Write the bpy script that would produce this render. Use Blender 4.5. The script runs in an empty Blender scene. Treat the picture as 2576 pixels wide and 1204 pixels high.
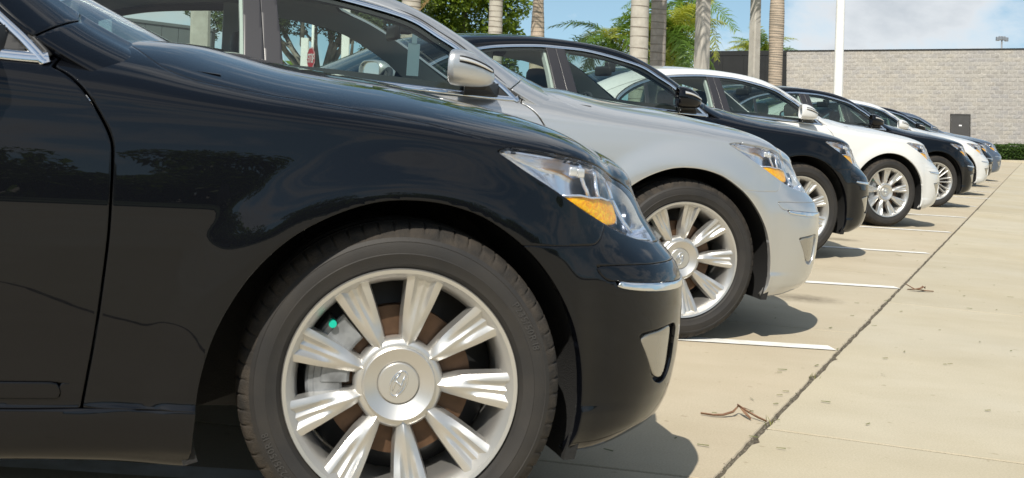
import bpy, bmesh, math, random
import numpy as np
from mathutils import Vector, Matrix

random.seed(7)
rng = np.random.default_rng(7)
SC = bpy.context.scene
COL = SC.collection

# ------------------------------------------------------------------ camera
CAM_H = 0.943
ROLL = math.atan(0.064)
cam_d = bpy.data.cameras.new("camera")
cam = bpy.data.objects.new("camera", cam_d)
COL.objects.link(cam)
cam_d.sensor_width = 36.0
cam_d.lens = 36.0*3100/2576
cam_d.shift_x = (1288-933.3)/2576        # the photograph is an off-centre crop of a wider frame
cam_d.shift_y = (251.5-602)/2576
cam_d.clip_start = 0.05
cam_d.clip_end = 2000
cam_d.dof.use_dof = True; cam_d.dof.focus_distance = 6.5; cam_d.dof.aperture_fstop = 14.0
cr, sr = math.cos(ROLL), math.sin(ROLL)
# camera looks along +Y; image right / up rolled so that level lines fall to the right
right = Vector((cr, 0, sr)); up = Vector((-sr, 0, cr)); back = Vector((0, -1, 0))
M = Matrix((right, up, back)).transposed().to_4x4()
M.translation = Vector((0, 0, CAM_H))
cam.matrix_world = M
SC.camera = cam

# ------------------------------------------------------------------ sky and sun
CLOUD_SEED = 11.3
SUN_TRAVEL = Vector((0.36, 0.857, -1.0)).normalized()
to_sun = -SUN_TRAVEL
EL = math.asin(to_sun.z)
AZ = math.atan2(to_sun.x, to_sun.y)
world = bpy.data.worlds.new("World")
SC.world = world
world.use_nodes = True
nt = world.node_tree
nt.nodes.clear()
def N(tree, kind, **kw):
    n = tree.nodes.new(kind)
    for k, v in kw.items():
        if k.startswith('i_'):
            n.inputs[int(k[2:])].default_value = v
        else:
            setattr(n, k, v)
    return n
def Lk(tree, a, b): tree.links.new(a, b)
out = N(nt, 'ShaderNodeOutputWorld')
bg = N(nt, 'ShaderNodeBackground'); bg.inputs[1].default_value = 0.105
sky = N(nt, 'ShaderNodeTexSky', sky_type='NISHITA', sun_disc=False, sun_elevation=EL, sun_rotation=AZ, altitude=0, air_density=1.0, dust_density=0.0, ozone_density=1.0)
tc = N(nt, 'ShaderNodeTexCoord')
sep = N(nt, 'ShaderNodeSeparateXYZ'); Lk(nt, tc.outputs['Generated'], sep.inputs[0])
# the clear sky keeps its blue down to the horizon, as on a dry winter day
zz = N(nt, 'ShaderNodeMath', operation='MAXIMUM'); zz.inputs[1].default_value = 0.0; Lk(nt, sep.outputs[2], zz.inputs[0])
zs = N(nt, 'ShaderNodeMath', operation='MULTIPLY_ADD'); zs.inputs[1].default_value = 0.85; zs.inputs[2].default_value = 0.17; Lk(nt, zz.outputs[0], zs.inputs[0])
cs_ = N(nt, 'ShaderNodeCombineXYZ'); Lk(nt, sep.outputs[0], cs_.inputs[0]); Lk(nt, sep.outputs[1], cs_.inputs[1]); Lk(nt, zs.outputs[0], cs_.inputs[2])
nv = N(nt, 'ShaderNodeVectorMath', operation='NORMALIZE'); Lk(nt, cs_.outputs[0], nv.inputs[0]); Lk(nt, nv.outputs[0], sky.inputs[0])
tintsky = N(nt, 'ShaderNodeMixRGB', blend_type='MULTIPLY'); tintsky.inputs[0].default_value = 1; tintsky.inputs[2].default_value = (1.06, 1.09, .95, 1); Lk(nt, sky.outputs[0], tintsky.inputs[1])
# clouds: flattened towards the horizon
za = N(nt, 'ShaderNodeMath', operation='ADD'); za.inputs[1].default_value = 0.55; Lk(nt, zz.outputs[0], za.inputs[0])
dx = N(nt, 'ShaderNodeMath', operation='DIVIDE'); Lk(nt, sep.outputs[0], dx.inputs[0]); Lk(nt, za.outputs[0], dx.inputs[1])
dy = N(nt, 'ShaderNodeMath', operation='DIVIDE'); Lk(nt, sep.outputs[1], dy.inputs[0]); Lk(nt, za.outputs[0], dy.inputs[1])
zc_ = N(nt, 'ShaderNodeMath', operation='MULTIPLY_ADD'); zc_.inputs[1].default_value = 2.6; zc_.inputs[2].default_value = CLOUD_SEED; Lk(nt, zz.outputs[0], zc_.inputs[0])
cmb = N(nt, 'ShaderNodeCombineXYZ'); Lk(nt, dx.outputs[0], cmb.inputs[0]); Lk(nt, dy.outputs[0], cmb.inputs[1]); Lk(nt, zc_.outputs[0], cmb.inputs[2])
no = N(nt, 'ShaderNodeTexNoise'); no.inputs['Scale'].default_value = 2.9; no.inputs['Detail'].default_value = 10; no.inputs['Roughness'].default_value = 0.56; no.inputs['Distortion'].default_value = 0.2
Lk(nt, cmb.outputs[0], no.inputs['Vector'])
ramp = N(nt, 'ShaderNodeValToRGB')
ramp.color_ramp.elements[0].position = 0.485; ramp.color_ramp.elements[0].color = (0, 0, 0, 1)
ramp.color_ramp.elements[1].position = 0.61; ramp.color_ramp.elements[1].color = (1, 1, 1, 1)
Lk(nt, no.outputs['Fac'], ramp.inputs[0])
# grey undersides where the layer is thick
shade = N(nt, 'ShaderNodeValToRGB')
shade.color_ramp.elements[0].position = 0.54; shade.color_ramp.elements[0].color = (7.2, 7.2, 7.2, 1)
shade.color_ramp.elements[1].position = 0.68; shade.color_ramp.elements[1].color = (4.6, 4.75, 4.95, 1)
Lk(nt, no.outputs['Fac'], shade.inputs[0])
fade = N(nt, 'ShaderNodeMath', operation='MULTIPLY'); fade.inputs[1].default_value = 0.85; Lk(nt, ramp.outputs[0], fade.inputs[0])
mix = N(nt, 'ShaderNodeMixRGB'); Lk(nt, fade.outputs[0], mix.inputs[0]); Lk(nt, tintsky.outputs[0], mix.inputs[1]); Lk(nt, shade.outputs[0], mix.inputs[2])
Lk(nt, mix.outputs[0], bg.inputs[0]); Lk(nt, bg.outputs[0], out.inputs[0])

sun_d = bpy.data.lights.new("sun", 'SUN'); sun_d.energy = 4.3; sun_d.angle = math.radians(0.5); sun_d.color = (1.0, 0.94, 0.84)
sun = bpy.data.objects.new("sun", sun_d); COL.objects.link(sun)
sun.rotation_euler = SUN_TRAVEL.to_track_quat('-Z', 'Y').to_euler()
SC.view_settings.view_transform = 'Standard'; SC.view_settings.look = 'None'
SC.view_settings.exposure = 0.40; SC.view_settings.gamma = 1.0; SC.view_settings.use_curve_mapping = False
SC.render.engine = 'CYCLES'
SC.cycles.max_bounces = 10; SC.cycles.transparent_max_bounces = 24
SC.cycles.use_denoising = True

# ------------------------------------------------------------------ materials
def mat(name):
    m = bpy.data.materials.new(name); m.use_nodes = True; m.node_tree.nodes.clear()
    o = N(m.node_tree, 'ShaderNodeOutputMaterial')
    return m, m.node_tree, o
def pbr(name, color, rough=0.5, metal=0.0, coat=0.0, coat_rough=0.02, coat_ior=1.5, spec=0.5, var=0.0, vscale=20.0, bump=0.0, bscale=200.0, emit=None, color2=None, trans=0.0, detail=4.0, subsurf=0.0):
    m, t, o = mat(name)
    b = N(t, 'ShaderNodeBsdfPrincipled'); Lk(t, b.outputs[0], o.inputs[0])
    b.inputs['Base Color'].default_value = (*color, 1); b.inputs['Roughness'].default_value = rough
    b.inputs['Metallic'].default_value = metal; b.inputs['Coat Weight'].default_value = coat
    b.inputs['Coat Roughness'].default_value = coat_rough; b.inputs['Coat IOR'].default_value = coat_ior; b.inputs['Specular IOR Level'].default_value = spec
    b.inputs['Transmission Weight'].default_value = trans
    if var > 0 or color2 or bump > 0: tcn = N(t, 'ShaderNodeTexCoord')
    if var > 0 or color2:
        n = N(t, 'ShaderNodeTexNoise'); n.inputs['Scale'].default_value = vscale; n.inputs['Detail'].default_value = detail
        Lk(t, tcn.outputs['Object'], n.inputs['Vector'])
        r = N(t, 'ShaderNodeValToRGB'); Lk(t, n.outputs['Fac'], r.inputs[0])
        c2 = color2 or tuple(c*(1-var) for c in color); c1 = color if color2 else tuple(min(1, c*(1+var)) for c in color)
        r.color_ramp.elements[0].position = .35; r.color_ramp.elements[0].color = (*c2, 1)
        r.color_ramp.elements[1].position = .65; r.color_ramp.elements[1].color = (*c1, 1)
        Lk(t, r.outputs[0], b.inputs['Base Color'])
    if bump > 0:
        n = N(t, 'ShaderNodeTexNoise'); n.inputs['Scale'].default_value = bscale; n.inputs['Detail'].default_value = 3
        Lk(t, tcn.outputs['Object'], n.inputs['Vector'])
        bp = N(t, 'ShaderNodeBump'); bp.inputs['Strength'].default_value = bump; bp.inputs['Distance'].default_value = .01
        Lk(t, n.outputs['Fac'], bp.inputs['Height']); Lk(t, bp.outputs[0], b.inputs['Normal'])
    if emit: b.inputs['Emission Color'].default_value = (*emit[:3], 1); b.inputs['Emission Strength'].default_value = emit[3]
    return m
def glass(name, tint, ior=1.5, rough=0.0, mx=1.0):
    m, t, o = mat(name)
    tr = N(t, 'ShaderNodeBsdfTransparent'); tr.inputs[0].default_value = (*tint, 1)
    gl = N(t, 'ShaderNodeBsdfGlossy'); gl.inputs['Roughness'].default_value = rough; gl.inputs[0].default_value = (1, 1, 1, 1)
    fr = N(t, 'ShaderNodeFresnel'); ge = N(t, 'ShaderNodeNewGeometry')
    io = N(t, 'ShaderNodeMapRange'); io.inputs[3].default_value = ior; io.inputs[4].default_value = 1/ior     # a thin pane reflects alike from both sides
    Lk(t, ge.outputs['Backfacing'], io.inputs[0]); Lk(t, io.outputs[0], fr.inputs[0])
    mu = N(t, 'ShaderNodeMath', operation='MULTIPLY'); mu.inputs[1].default_value = mx; Lk(t, fr.outputs[0], mu.inputs[0])
    mi = N(t, 'ShaderNodeMixShader'); Lk(t, mu.outputs[0], mi.inputs[0]); Lk(t, tr.outputs[0], mi.inputs[1]); Lk(t, gl.outputs[0], mi.inputs[2])
    Lk(t, mi.outputs[0], o.inputs[0])
    return m
MT = {}
MT['black'] = pbr('paint_black', (.0022, .0027, .0042), .5, 0, 1.0, .012, coat_ior=1.38, spec=.04)
MT['silver'] = pbr('paint_silver', (.56, .56, .55), .34, .78, 1.0, .02)
MT['white'] = pbr('paint_white', (.64, .64, .62), .4, 0, 1.0, .03)
MT['slate'] = pbr('paint_slate', (.085, .115, .165), .36, .4, 1.0, .03)
MT['chrome'] = pbr('chrome_trim', (.74, .75, .77), .12, 1.0)
MT['satin'] = pbr('satin_black_film', (.022, .020, .021), .34, 0, .6, .25)
MT['black_plastic'] = pbr('black_plastic', (.012, .012, .012), .5, 0)
MT['liner'] = pbr('arch_liner', (.010, .010, .010), .8, 0, bump=.5, bscale=320)
MT['rubber'] = pbr('tyre_rubber', (.020, .019, .0185), .62, 0, spec=.35, color2=(.030, .027, .024), vscale=9, bump=.12, bscale=500)
MT['tread'] = pbr('tyre_tread', (.050, .042, .034), .85, 0, spec=.2, color2=(.026, .024, .022), vscale=30, bump=.3, bscale=300)
MT['alloy'] = pbr('alloy_paint', (.58, .57, .545), .38, .85, .3, .10)
MT['disc'] = pbr('brake_disc', (.095, .052, .028), .5, .4, var=.2, vscale=30)
MT['cast'] = pbr('cast_metal', (.22, .23, .24), .45, .5, var=.3, vscale=30)
MT['teal'] = pbr('teal_cap', (.0, .42, .30), .4)
MT['glass'] = glass('tinted_glass', (.76, .84, .80), 1.5)
MT['windscreen'] = glass('windscreen_glass', (.84, .91, .88), 1.5)
MT['lens'] = glass('headlight_lens', (.95, .96, .98), 1.45, mx=.9)
MT['reflector'] = pbr('headlight_reflector', (.80, .84, .92), .22, .85)
MT['bezel'] = pbr('headlight_bezel', (.055, .06, .075), .22, .4)
MT['amber'] = pbr('amber_reflector', (1.0, .36, .0), .5, 0, 0, spec=.2, color2=(1.0, .58, .0), vscale=110, detail=2, bump=.35, bscale=150)
MT['red'] = pbr('tail_lamp', (.25, .008, .008), .12, 0, 1)
MT['mirror'] = pbr('mirror_glass', (.85, .87, .88), .02, 1.0)
MT['clear_lamp'] = pbr('clear_lamp', (.78, .77, .74), .2, .6, .6, .04)
MT['fog_cover'] = pbr('fog_cover', (.30, .28, .24), .2, .5, .8, .03)
MT['trim_dark'] = pbr('trim_charcoal', (.030, .033, .036), .6, 0)
MT['trim_grey'] = pbr('trim_headliner', (.56, .57, .55), .85, 0)
MT['trim_beige'] = pbr('trim_beige', (.42, .35, .25), .75, 0)
MT['paper'] = pbr('paper_tag', (.17, .24, .28), .7, 0)
# ------------------------------------------------------------------ object helpers
def link(o, parent=None):
    COL.objects.link(o)
    if parent is not None: o.parent = parent
    return o
def mesh_obj(name, V, F, m, parent=None, smooth=True, mi=None):
    me = bpy.data.meshes.new(name)
    V = np.asarray(V, float)
    me.from_pydata(V.tolist(), [], [tuple(int(i) for i in f) for f in F])
    for mm in (m if isinstance(m, (list, tuple)) else [m]): me.materials.append(mm)
    if mi is not None: me.polygons.foreach_set('material_index', np.asarray(mi, dtype=np.int32))
    me.polygons.foreach_set('use_smooth', np.full(len(me.polygons), bool(smooth)))
    me.update()
    return link(bpy.data.objects.new(name, me), parent)
def sharpen(o, deg):
    me = o.data; bm = bmesh.new(); bm.from_mesh(me)
    lim = math.radians(deg)
    for e in bm.edges:
        if len(e.link_faces) == 2 and e.calc_face_angle(0) > lim: e.smooth = False
    bm.to_mesh(me); bm.free()
    return o
def empty(name, loc=(0, 0, 0), rz=0.0):
    o = bpy.data.objects.new(name, None); o.location = loc; o.rotation_euler = (0, 0, rz); o.empty_display_size = .2
    return link(o)
def tag(o, label=None, cat=None, group=None, kind=None):
    if label: o['label'] = label
    if cat: o['category'] = cat
    if group: o['group'] = group
    if kind: o['kind'] = kind
    return o
class MB:
    """collects shapes and links them as one mesh object"""
    def __init__(s): s.V = []; s.F = []; s.M = []
    def add(s, V, F, m=0):
        b = len(s.V); s.V += [tuple(map(float, v)) for v in V]; s.F += [tuple(i+b for i in f) for f in F]; s.M += [m]*len(F); return s
    def box(s, a, b, m=0, bev=0.0):
        (x0, y0, z0), (x1, y1, z1) = a, b
        if bev <= 0:
            V = [(x0, y0, z0), (x1, y0, z0), (x1, y1, z0), (x0, y1, z0), (x0, y0, z1), (x1, y0, z1), (x1, y1, z1), (x0, y1, z1)]
            return s.add(V, [(0, 3, 2, 1), (4, 5, 6, 7), (0, 1, 5, 4), (1, 2, 6, 5), (2, 3, 7, 6), (3, 0, 4, 7)], m)
        bm = bmesh.new(); bmesh.ops.create_cube(bm, size=1)
        for v in bm.verts: v.co = ((x0+x1)/2+v.co.x*(x1-x0), (y0+y1)/2+v.co.y*(y1-y0), (z0+z1)/2+v.co.z*(z1-z0))
        bmesh.ops.bevel(bm, geom=bm.edges[:], offset=bev, segments=2, affect='EDGES', profile=.6)
        bm.verts.index_update()
        s.add([v.co[:] for v in bm.verts], [tuple(v.index for v in f.verts) for f in bm.faces], m); bm.free(); return s
    def tube(s, pts, rad, n=8, m=0, cap=True, closed=False):
        P = [Vector(p) for p in pts]; k = len(P)
        R = list(rad) if hasattr(rad, '__len__') else [rad]*k
        V = []; prev = None
        for i in range(k):
            if closed: t = (P[(i+1) % k]-P[i-1])
            else: t = P[min(i+1, k-1)]-P[max(i-1, 0)]
            t.normalize()
            if prev is None:
                a = Vector((0, 0, 1)) if abs(t.z) < .9 else Vector((1, 0, 0)); nn = t.cross(a).normalized()
            else:
                nn = (prev-t*prev.dot(t)); nn = nn.normalized() if nn.length > 1e-6 else t.orthogonal().normalized()
            prev = nn; bb = t.cross(nn)
            for j in range(n):
                a = 2*math.pi*j/n; V.append(P[i]+(nn*math.cos(a)+bb*math.sin(a))*R[i])
        F = []
        for i in range(k if closed else k-1):
            a = i*n; b = ((i+1) % k)*n
            for j in range(n): F.append((a+j, a+(j+1) % n, b+(j+1) % n, b+j))
        if cap and not closed: F += [tuple(range(n-1, -1, -1)), tuple(range((k-1)*n, k*n))]
        return s.add(V, F, m)
    def lathe(s, prof, n=48, m=0, axis='y', closed=False, o=(0, 0, 0)):
        """profile of (r, h) turned about an axis"""
        V = []; k = len(prof)
        for j in range(n):
            a = 2*math.pi*j/n; c, q = math.cos(a), math.sin(a)
            for r, h in prof:
                if axis == 'y': V.append((o[0]+r*c, o[1]+h, o[2]+r*q))
                else: V.append((o[0]+r*c, o[1]+r*q, o[2]+h))
        F = []
        for j in range(n):
            jn = (j+1) % n
            for i in range(k if closed else k-1):
                i2 = (i+1) % k
                F.append((j*k+i, j*k+i2, jn*k+i2, jn*k+i))
        return s.add(V, F, m)
    def build(s, name, m, parent=None, smooth=True, sharp=None):
        o = mesh_obj(name, s.V, s.F, m, parent, smooth, s.M if isinstance(m, (list, tuple)) else None)
        bm = bmesh.new(); bm.from_mesh(o.data); bmesh.ops.recalc_face_normals(bm, faces=bm.faces[:]); bm.to_mesh(o.data); bm.free()
        if sharp: sharpen(o, sharp)
        return o
def copy_tree(o, parent=None):
    c = o.copy(); COL.objects.link(c)
    if parent is not None: c.parent = parent
    for ch in o.children: copy_tree(ch, c)
    return c
# ---- car body shape (half, y>0), metres, x forward from the front axle ----
def nspline(t, p, tt):
    """natural cubic spline through (t,p)"""
    t = np.asarray(t, float); p = np.asarray(p, float); n = len(t)
    h = np.diff(t); A = np.zeros((n, n)); B = np.zeros((n,)+p.shape[1:])
    A[0, 0] = A[-1, -1] = 1
    for i in range(1, n-1):
        A[i, i-1] = h[i-1]; A[i, i] = 2*(h[i-1]+h[i]); A[i, i+1] = h[i]
        B[i] = 6*((p[i+1]-p[i])/h[i]-(p[i]-p[i-1])/h[i-1])
    M = np.linalg.solve(A, B)
    tt = np.clip(tt, t[0], t[-1]); k = np.clip(np.searchsorted(t, tt, 'right')-1, 0, n-2)
    s = tt-t[k]; hk = h[k]
    if p.ndim > 1: s = s[:, None]; hk = hk[:, None]
    a = p[k]; c = M[k]/2; d = (M[k+1]-M[k])/(6*hk); b = (p[k+1]-p[k])/hk-hk*(2*M[k]+M[k+1])/6
    return a+s*(b+s*(c+s*d))
def pch(xs, ys, x):
    """monotone (pchip) interpolation"""
    xs = np.asarray(xs, float); ys = np.asarray(ys, float); h = np.diff(xs); d = np.diff(ys)/h
    m = np.zeros(len(xs)); m[0] = d[0]; m[-1] = d[-1]
    for i in range(1, len(xs)-1):
        if d[i-1]*d[i] > 0:
            w1 = 2*h[i]+h[i-1]; w2 = h[i]+2*h[i-1]; m[i] = (w1+w2)/(w1/d[i-1]+w2/d[i])
    x = np.clip(x, xs[0], xs[-1]); k = np.clip(np.searchsorted(xs, x, 'right')-1, 0, len(xs)-2)
    s = (x-xs[k])/h[k]
    return ((1+2*s)*(1-s)**2*ys[k]+s*(1-s)**2*h[k]*m[k]+s*s*(3-2*s)*ys[k+1]+s*s*(s-1)*h[k]*m[k+1])
def sm(a, b, x):
    t = np.clip((x-a)/(b-a), 0, 1); return t*t*(3-2*t)
PLAN = np.array([(-4.12,0),(-4.105,.30),(-4.06,.56),(-3.97,.76),(-3.80,.875),(-3.5,.918),(-3.0,.938),(-2.4,.946),(-1.8,.948),(-1.2,.948),(-.6,.948),(-.2,.949),(.1,.948),(.28,.943),(.40,.927),(.50,.897),(.59,.848),(.66,.786),(.715,.715),(.757,.63),(.79,.53),(.82,.40),(.842,.24),(.85,.10),(.852,0)])
_tp = np.concatenate([[0], np.cumsum(np.linalg.norm(np.diff(PLAN, axis=0), axis=1))])
_tf = np.linspace(0, _tp[-1], 6001); _pf = nspline(_tp, PLAN, _tf)
_al = np.concatenate([[0], np.cumsum(np.linalg.norm(np.diff(_pf, axis=0), axis=1))])
_i0 = np.argmin(np.abs(_pf[:, 0]-0)+(_pf[:,1]<.5)*9)
XI = _al-_al[_i0]            # unwrapped coordinate, 0 at the front axle
XI0, XI1 = XI[0], XI[-1]
def plan(xi):
    return np.interp(xi, XI, _pf[:, 0]), np.interp(xi, XI, _pf[:, 1])
def plan_n(xi):
    e = .004; a = plan(xi-e); b = plan(xi+e); tx, ty = b[0]-a[0], b[1]-a[1]
    l = np.hypot(tx, ty)+1e-12; return -ty/l, tx/l     # outward normal (plan): for tx>0 -> +y
# heights
def z_bot(xi): return pch([XI0,-4.2,-3.3,-2.6,-.8,-.6,-.45,.3,.40,.52,.62,.75,1.1,XI1],[.30,.28,.25,.195,.195,.190,.178,.178,.196,.200,.212,.222,.225,.225], xi)
def z_cre(xi): return pch([XI0,-4.4,-3.9,-3.2,-2.4,-1.7,-1.0,-.35,.16,.4,.6,.8,1.0,1.25,XI1],[.98,.985,.985,.975,.965,.955,.917,.888,.853,.830,.802,.778,.762,.748,.742], xi)
def z_top(xi): return pch([XI0,-4.5,-4.0,-3.3,-2.6,-1.8,-1.0,-.62,-.3,0,.2,.45,.7,1.0,1.3,XI1],[1.02,1.03,1.05,1.07,1.07,1.06,1.05,1.055,1.020,.995,.966,.931,.890,.848,.822,.814], xi)
def x_mid(xi): return pch([XI0,-4.6,-4.0,-3.0,-1.0,-.6,-.2,.15,.45,.75,1.05,1.3,XI1],[-4.02,-3.95,-3.8,-3.0,-.85,-.38,-.05,.22,.42,.585,.69,.74,.755], xi)
def a_exp(xi): return pch([XI0,-4.3,-3.7,-3.3,-.95,-.7,-.45,-.1,XI1],[.6,.6,.5,.33,.33,.5,.85,1,1], xi)
def off_side(z):   # inward offset of the flank against the widest line
    return -np.interp(z,[.15,.19,.215,.25,.285,.300,.304,.33,.40,.48,.56,.64,.70,.76,.82,.88,.93,1.05],[.085,.055,.035,.026,.022,.0215,.030,.027,.020,.012,.005,0.,.0005,.003,.008,.016,.026,.06])
_zz=np.linspace(.1,1.1,400); _oo=off_side(_zz)
def off_s(z):
    k=np.ones(13)/13.; 
    o=np.convolve(np.pad(_oo,6,'edge'),k,'valid'); m=(_zz>.34); o2=np.where(m,o,_oo); return np.interp(z,_zz,o2)
def dx_front(z): return np.interp(z,[.15,.186,.20,.218,.246,.28,.32,.38,.45,.50,.56,.585,.61,.65,.70,.75,.79,.9],[-.22,-.130,-.088,-.058,-.026,-.010,.002,.011,.015,.016,.010,.002,-.014,-.054,-.092,-.118,-.136,-.165])
_do=dx_front(_zz); _dk=np.convolve(np.pad(_do,4,'edge'),np.ones(9)/9.,'valid')
def dx_f(z): return np.interp(z,_zz,_dk)
VC = .62
ARC=(-.025,.335)
def body(u, v):
    """u: unwrapped coordinate (array), v in 0..1 bottom -> centre line; returns P (...,3)"""
    xi = u; px, py = plan(xi); nx, ny = plan_n(xi)
    zb, zc, zt = z_bot(xi), z_cre(xi), z_top(xi)
    front = sm(.28, .66, xi)
    def flank(z):
        o = off_s(z)*(1-sm(.30,.6,xi)*.97)
        r = np.hypot(px-ARC[0], z-ARC[1])
        fl = (1-sm(.415,.535,r))*.013*(z>-1)*sm(-.62,-.5,xi)*(1-sm(.36,.46,xi))
        rr = np.hypot(px+2.96, z-ARC[1])
        fl = fl+(1-sm(.415,.535,rr))*.013
        x = px+nx*(o+fl); y = py+ny*(o+fl)
        d = dx_f(z)*front
        # at the nose corner the set-back acts along the plan normal
        w=.35
        x = x+d*(w+(1-w)*nx)*1.0; y = y+d*(1-w)*ny*(1-sm(1.2,XI1,xi))*.9
        rear=1-sm(-4.35,-3.9,xi)
        x = x+rear*(.03*sm(.7,1.0,z)+.10*(1-sm(.25,.42,z)))
        return x, np.maximum(y,0)*(py>0), z
    lo = np.clip(v/VC, 0, 1); z = zb+(zc-zb)*lo
    fx, fy, fz = flank(z)
    th = np.clip((v-VC)/(1-VC), 0, 1)*np.pi/2
    cx, cy, _ = flank(zc)
    a = a_exp(xi); c = np.cos(th); s = np.sin(th)
    uy = cy*np.power(np.maximum(c,0), a); uz = zc+(zt-zc)*s; ux = cx+(x_mid(xi)-cx)*(1-c)
    up = v > VC
    return np.stack([np.where(up, ux, fx), np.where(up, uy, fy), np.where(up, uz, fz)], -1)
def belt(x): return np.interp(x,[-3.3,-2.6,-1.71,-1.36,-1.03,-.77,-.6],[1.045,1.04,1.017,1.002,.986,.973,.965])
def gside(x, z):
    f=np.maximum(0,x+1.6)/.9; r=np.maximum(0,-2.2-x)/1.2
    h=z-.98
    return .905-.50*h-.22*h*np.abs(h)-.03*f*f-.075*r*r
U_ST=np.arange(11)
W_XZ=np.array([(-.66,.955),(-.838,1.056),(-.985,1.172),(-1.215,1.302),(-1.47,1.374),(-1.9,1.405),(-2.26,1.384),(-2.6,1.325),(-2.95,1.205),(-3.2,1.09),(-3.42,1.0)])
T_P=np.array([(-.52,.765,.985),(-.70,.715,1.066),(-.925,.675,1.210),(-1.18,.625,1.350),(-1.47,.595,1.425),(-1.9,.575,1.454),(-2.3,.575,1.436),(-2.65,.585,1.385),(-2.98,.62,1.265),(-3.28,.66,1.125),(-3.5,.70,1.04)])
C_P=np.array([(-.40,0,1.035),(-.66,0,1.15),(-.94,0,1.28),(-1.20,0,1.387),(-1.48,0,1.452),(-1.9,0,1.482),(-2.3,0,1.475),(-2.7,0,1.42),(-3.05,0,1.29),(-3.4,0,1.13),(-3.62,0,1.05)])
def roof(u, v):
    """u 0..10 cowl -> rear deck, v 0..1 window line -> rail -> centre"""
    sh=u.shape; uu=u.ravel(); vv=v.ravel()
    w=nspline(U_ST,W_XZ,uu); wy=gside(w[:,0],w[:,1])+.006; W=np.stack([w[:,0],wy,w[:,1]],1)
    T=nspline(U_ST,T_P,uu); C=nspline(U_ST,C_P,uu)
    VR=.3
    out=np.empty((len(uu),3))
    a=np.clip(vv/VR,0,1)[:,None]; 
    M=(W+T)/2; n=np.stack([np.zeros(len(uu)),np.full(len(uu),.55),np.full(len(uu),.83)],1)
    B=M+n*.020+np.array([.012,0,.0])
    rail=(1-a)**2*W+2*a*(1-a)*B+a*a*T
    b=np.clip((vv-VR)/(1-VR),0,1)[:,None]
    # roof crown: y falls linearly, height follows a parabola
    k=1-(1-b)**2.2
    top=np.concatenate([T[:,0:1]+(C[:,0:1]-T[:,0:1])*k, T[:,1:2]*(1-b), T[:,2:3]+(C[:,2:3]-T[:,2:3])*k],1)
    out=np.where(vv[:,None]<VR,rail,top)
    return out.reshape(sh+(3,))
# ------------------------------------------------------------------ panel tools
class PM:
    """polygon mesh with per-vertex coordinates A = (xi, eta, v)"""
    def __init__(s, P, A, F): s.P = P; s.A = A; s.F = F
    def compact(s):
        used = np.zeros(len(s.P), bool)
        for f in s.F: used[list(f)] = True
        idx = np.cumsum(used)-1
        return PM(s.P[used], s.A[used], [tuple(int(idx[i]) for i in f) for f in s.F])
def split(pm, d, keep=None):
    """cut along d = 0; returns (part with d<0, part with d>0); keep='both' returns one mesh with the new edges"""
    neg = d < 0
    nl = neg.tolist(); dl = d
    Fn, Fp = [], []; cache = {}; NP, NA = [], []; base = len(pm.P)
    def cutv(i, j):
        k = (i, j) if i < j else (j, i)
        if k not in cache:
            t = dl[i]/(dl[i]-dl[j]); cache[k] = base+len(NP)
            NP.append(pm.P[i]+(pm.P[j]-pm.P[i])*t); NA.append(pm.A[i]+(pm.A[j]-pm.A[i])*t)
        return cache[k]
    for f in pm.F:
        q = [nl[i] for i in f]
        if all(q): Fn.append(f)
        elif not any(q): Fp.append(f)
        else:
            a, b = [], []; n = len(f)
            for x in range(n):
                i, j = f[x], f[(x+1) % n]
                (a if nl[i] else b).append(i)
                if nl[i] != nl[j]:
                    c = cutv(i, j); a.append(c); b.append(c)
            if len(a) > 2: Fn.append(tuple(a))
            if len(b) > 2: Fp.append(tuple(b))
    P = np.vstack([pm.P, np.array(NP)]) if NP else pm.P; A = np.vstack([pm.A, np.array(NA)]) if NA else pm.A
    if keep == 'both': return PM(P, A, Fn+Fp)
    return PM(P, A, Fn).compact(), PM(P, A, Fp).compact()
def sdist(X, Y, poly):
    """signed distance to a closed polygon, negative inside"""
    poly = np.asarray(poly, float); n = len(poly)
    D = np.full(len(X), 1e9); ins = np.zeros(len(X), bool)
    for i in range(n):
        a, b = poly[i], poly[(i+1) % n]; e = b-a; L = e@e+1e-18
        t = np.clip(((X-a[0])*e[0]+(Y-a[1])*e[1])/L, 0, 1)
        D = np.minimum(D, (X-a[0]-t*e[0])**2+(Y-a[1]-t*e[1])**2)
        c = (a[1] > Y) != (b[1] > Y)
        with np.errstate(divide='ignore', invalid='ignore'):
            ins ^= c & (X < (b[0]-a[0])*(Y-a[1])/(b[1]-a[1]+1e-18)+a[0])
    D = np.sqrt(D); return np.where(ins, -D, D)
def smooth_poly(p, n=8, closed=True):
    """Catmull-Rom resampling; corners are kept where a point is repeated"""
    p = [tuple(q) for q in p]; k = len(p); out = []
    for i in range(k if closed else k-1):
        p0, p1, p2, p3 = [np.array(p[j % k] if closed else p[min(max(j, 0), k-1)]) for j in (i-1, i, i+1, i+2)]
        if tuple(p1) == tuple(p2): continue
        if tuple(p0) == tuple(p1): p0 = p1-(p2-p1)*.5
        if tuple(p3) == tuple(p2): p3 = p2+(p2-p1)*.5
        for j in range(n):
            t = j/n
            out.append(tuple(.5*((2*p1)+(-p0+p2)*t+(2*p0-5*p1+4*p2-p3)*t*t+(-p0+3*p1-3*p2+p3)*t**3)))
    if not closed: out.append(p[-1])
    return out
def vnormals(pm):
    Nv = np.zeros_like(pm.P)
    for f in pm.F:
        a = pm.P[f[0]]; n = np.zeros(3)
        for i in range(1, len(f)-1): n = n+np.cross(pm.P[f[i]]-a, pm.P[f[i+1]]-a)
        for i in f: Nv[i] += n
    return Nv/(np.linalg.norm(Nv, axis=1, keepdims=True)+1e-15)
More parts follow.
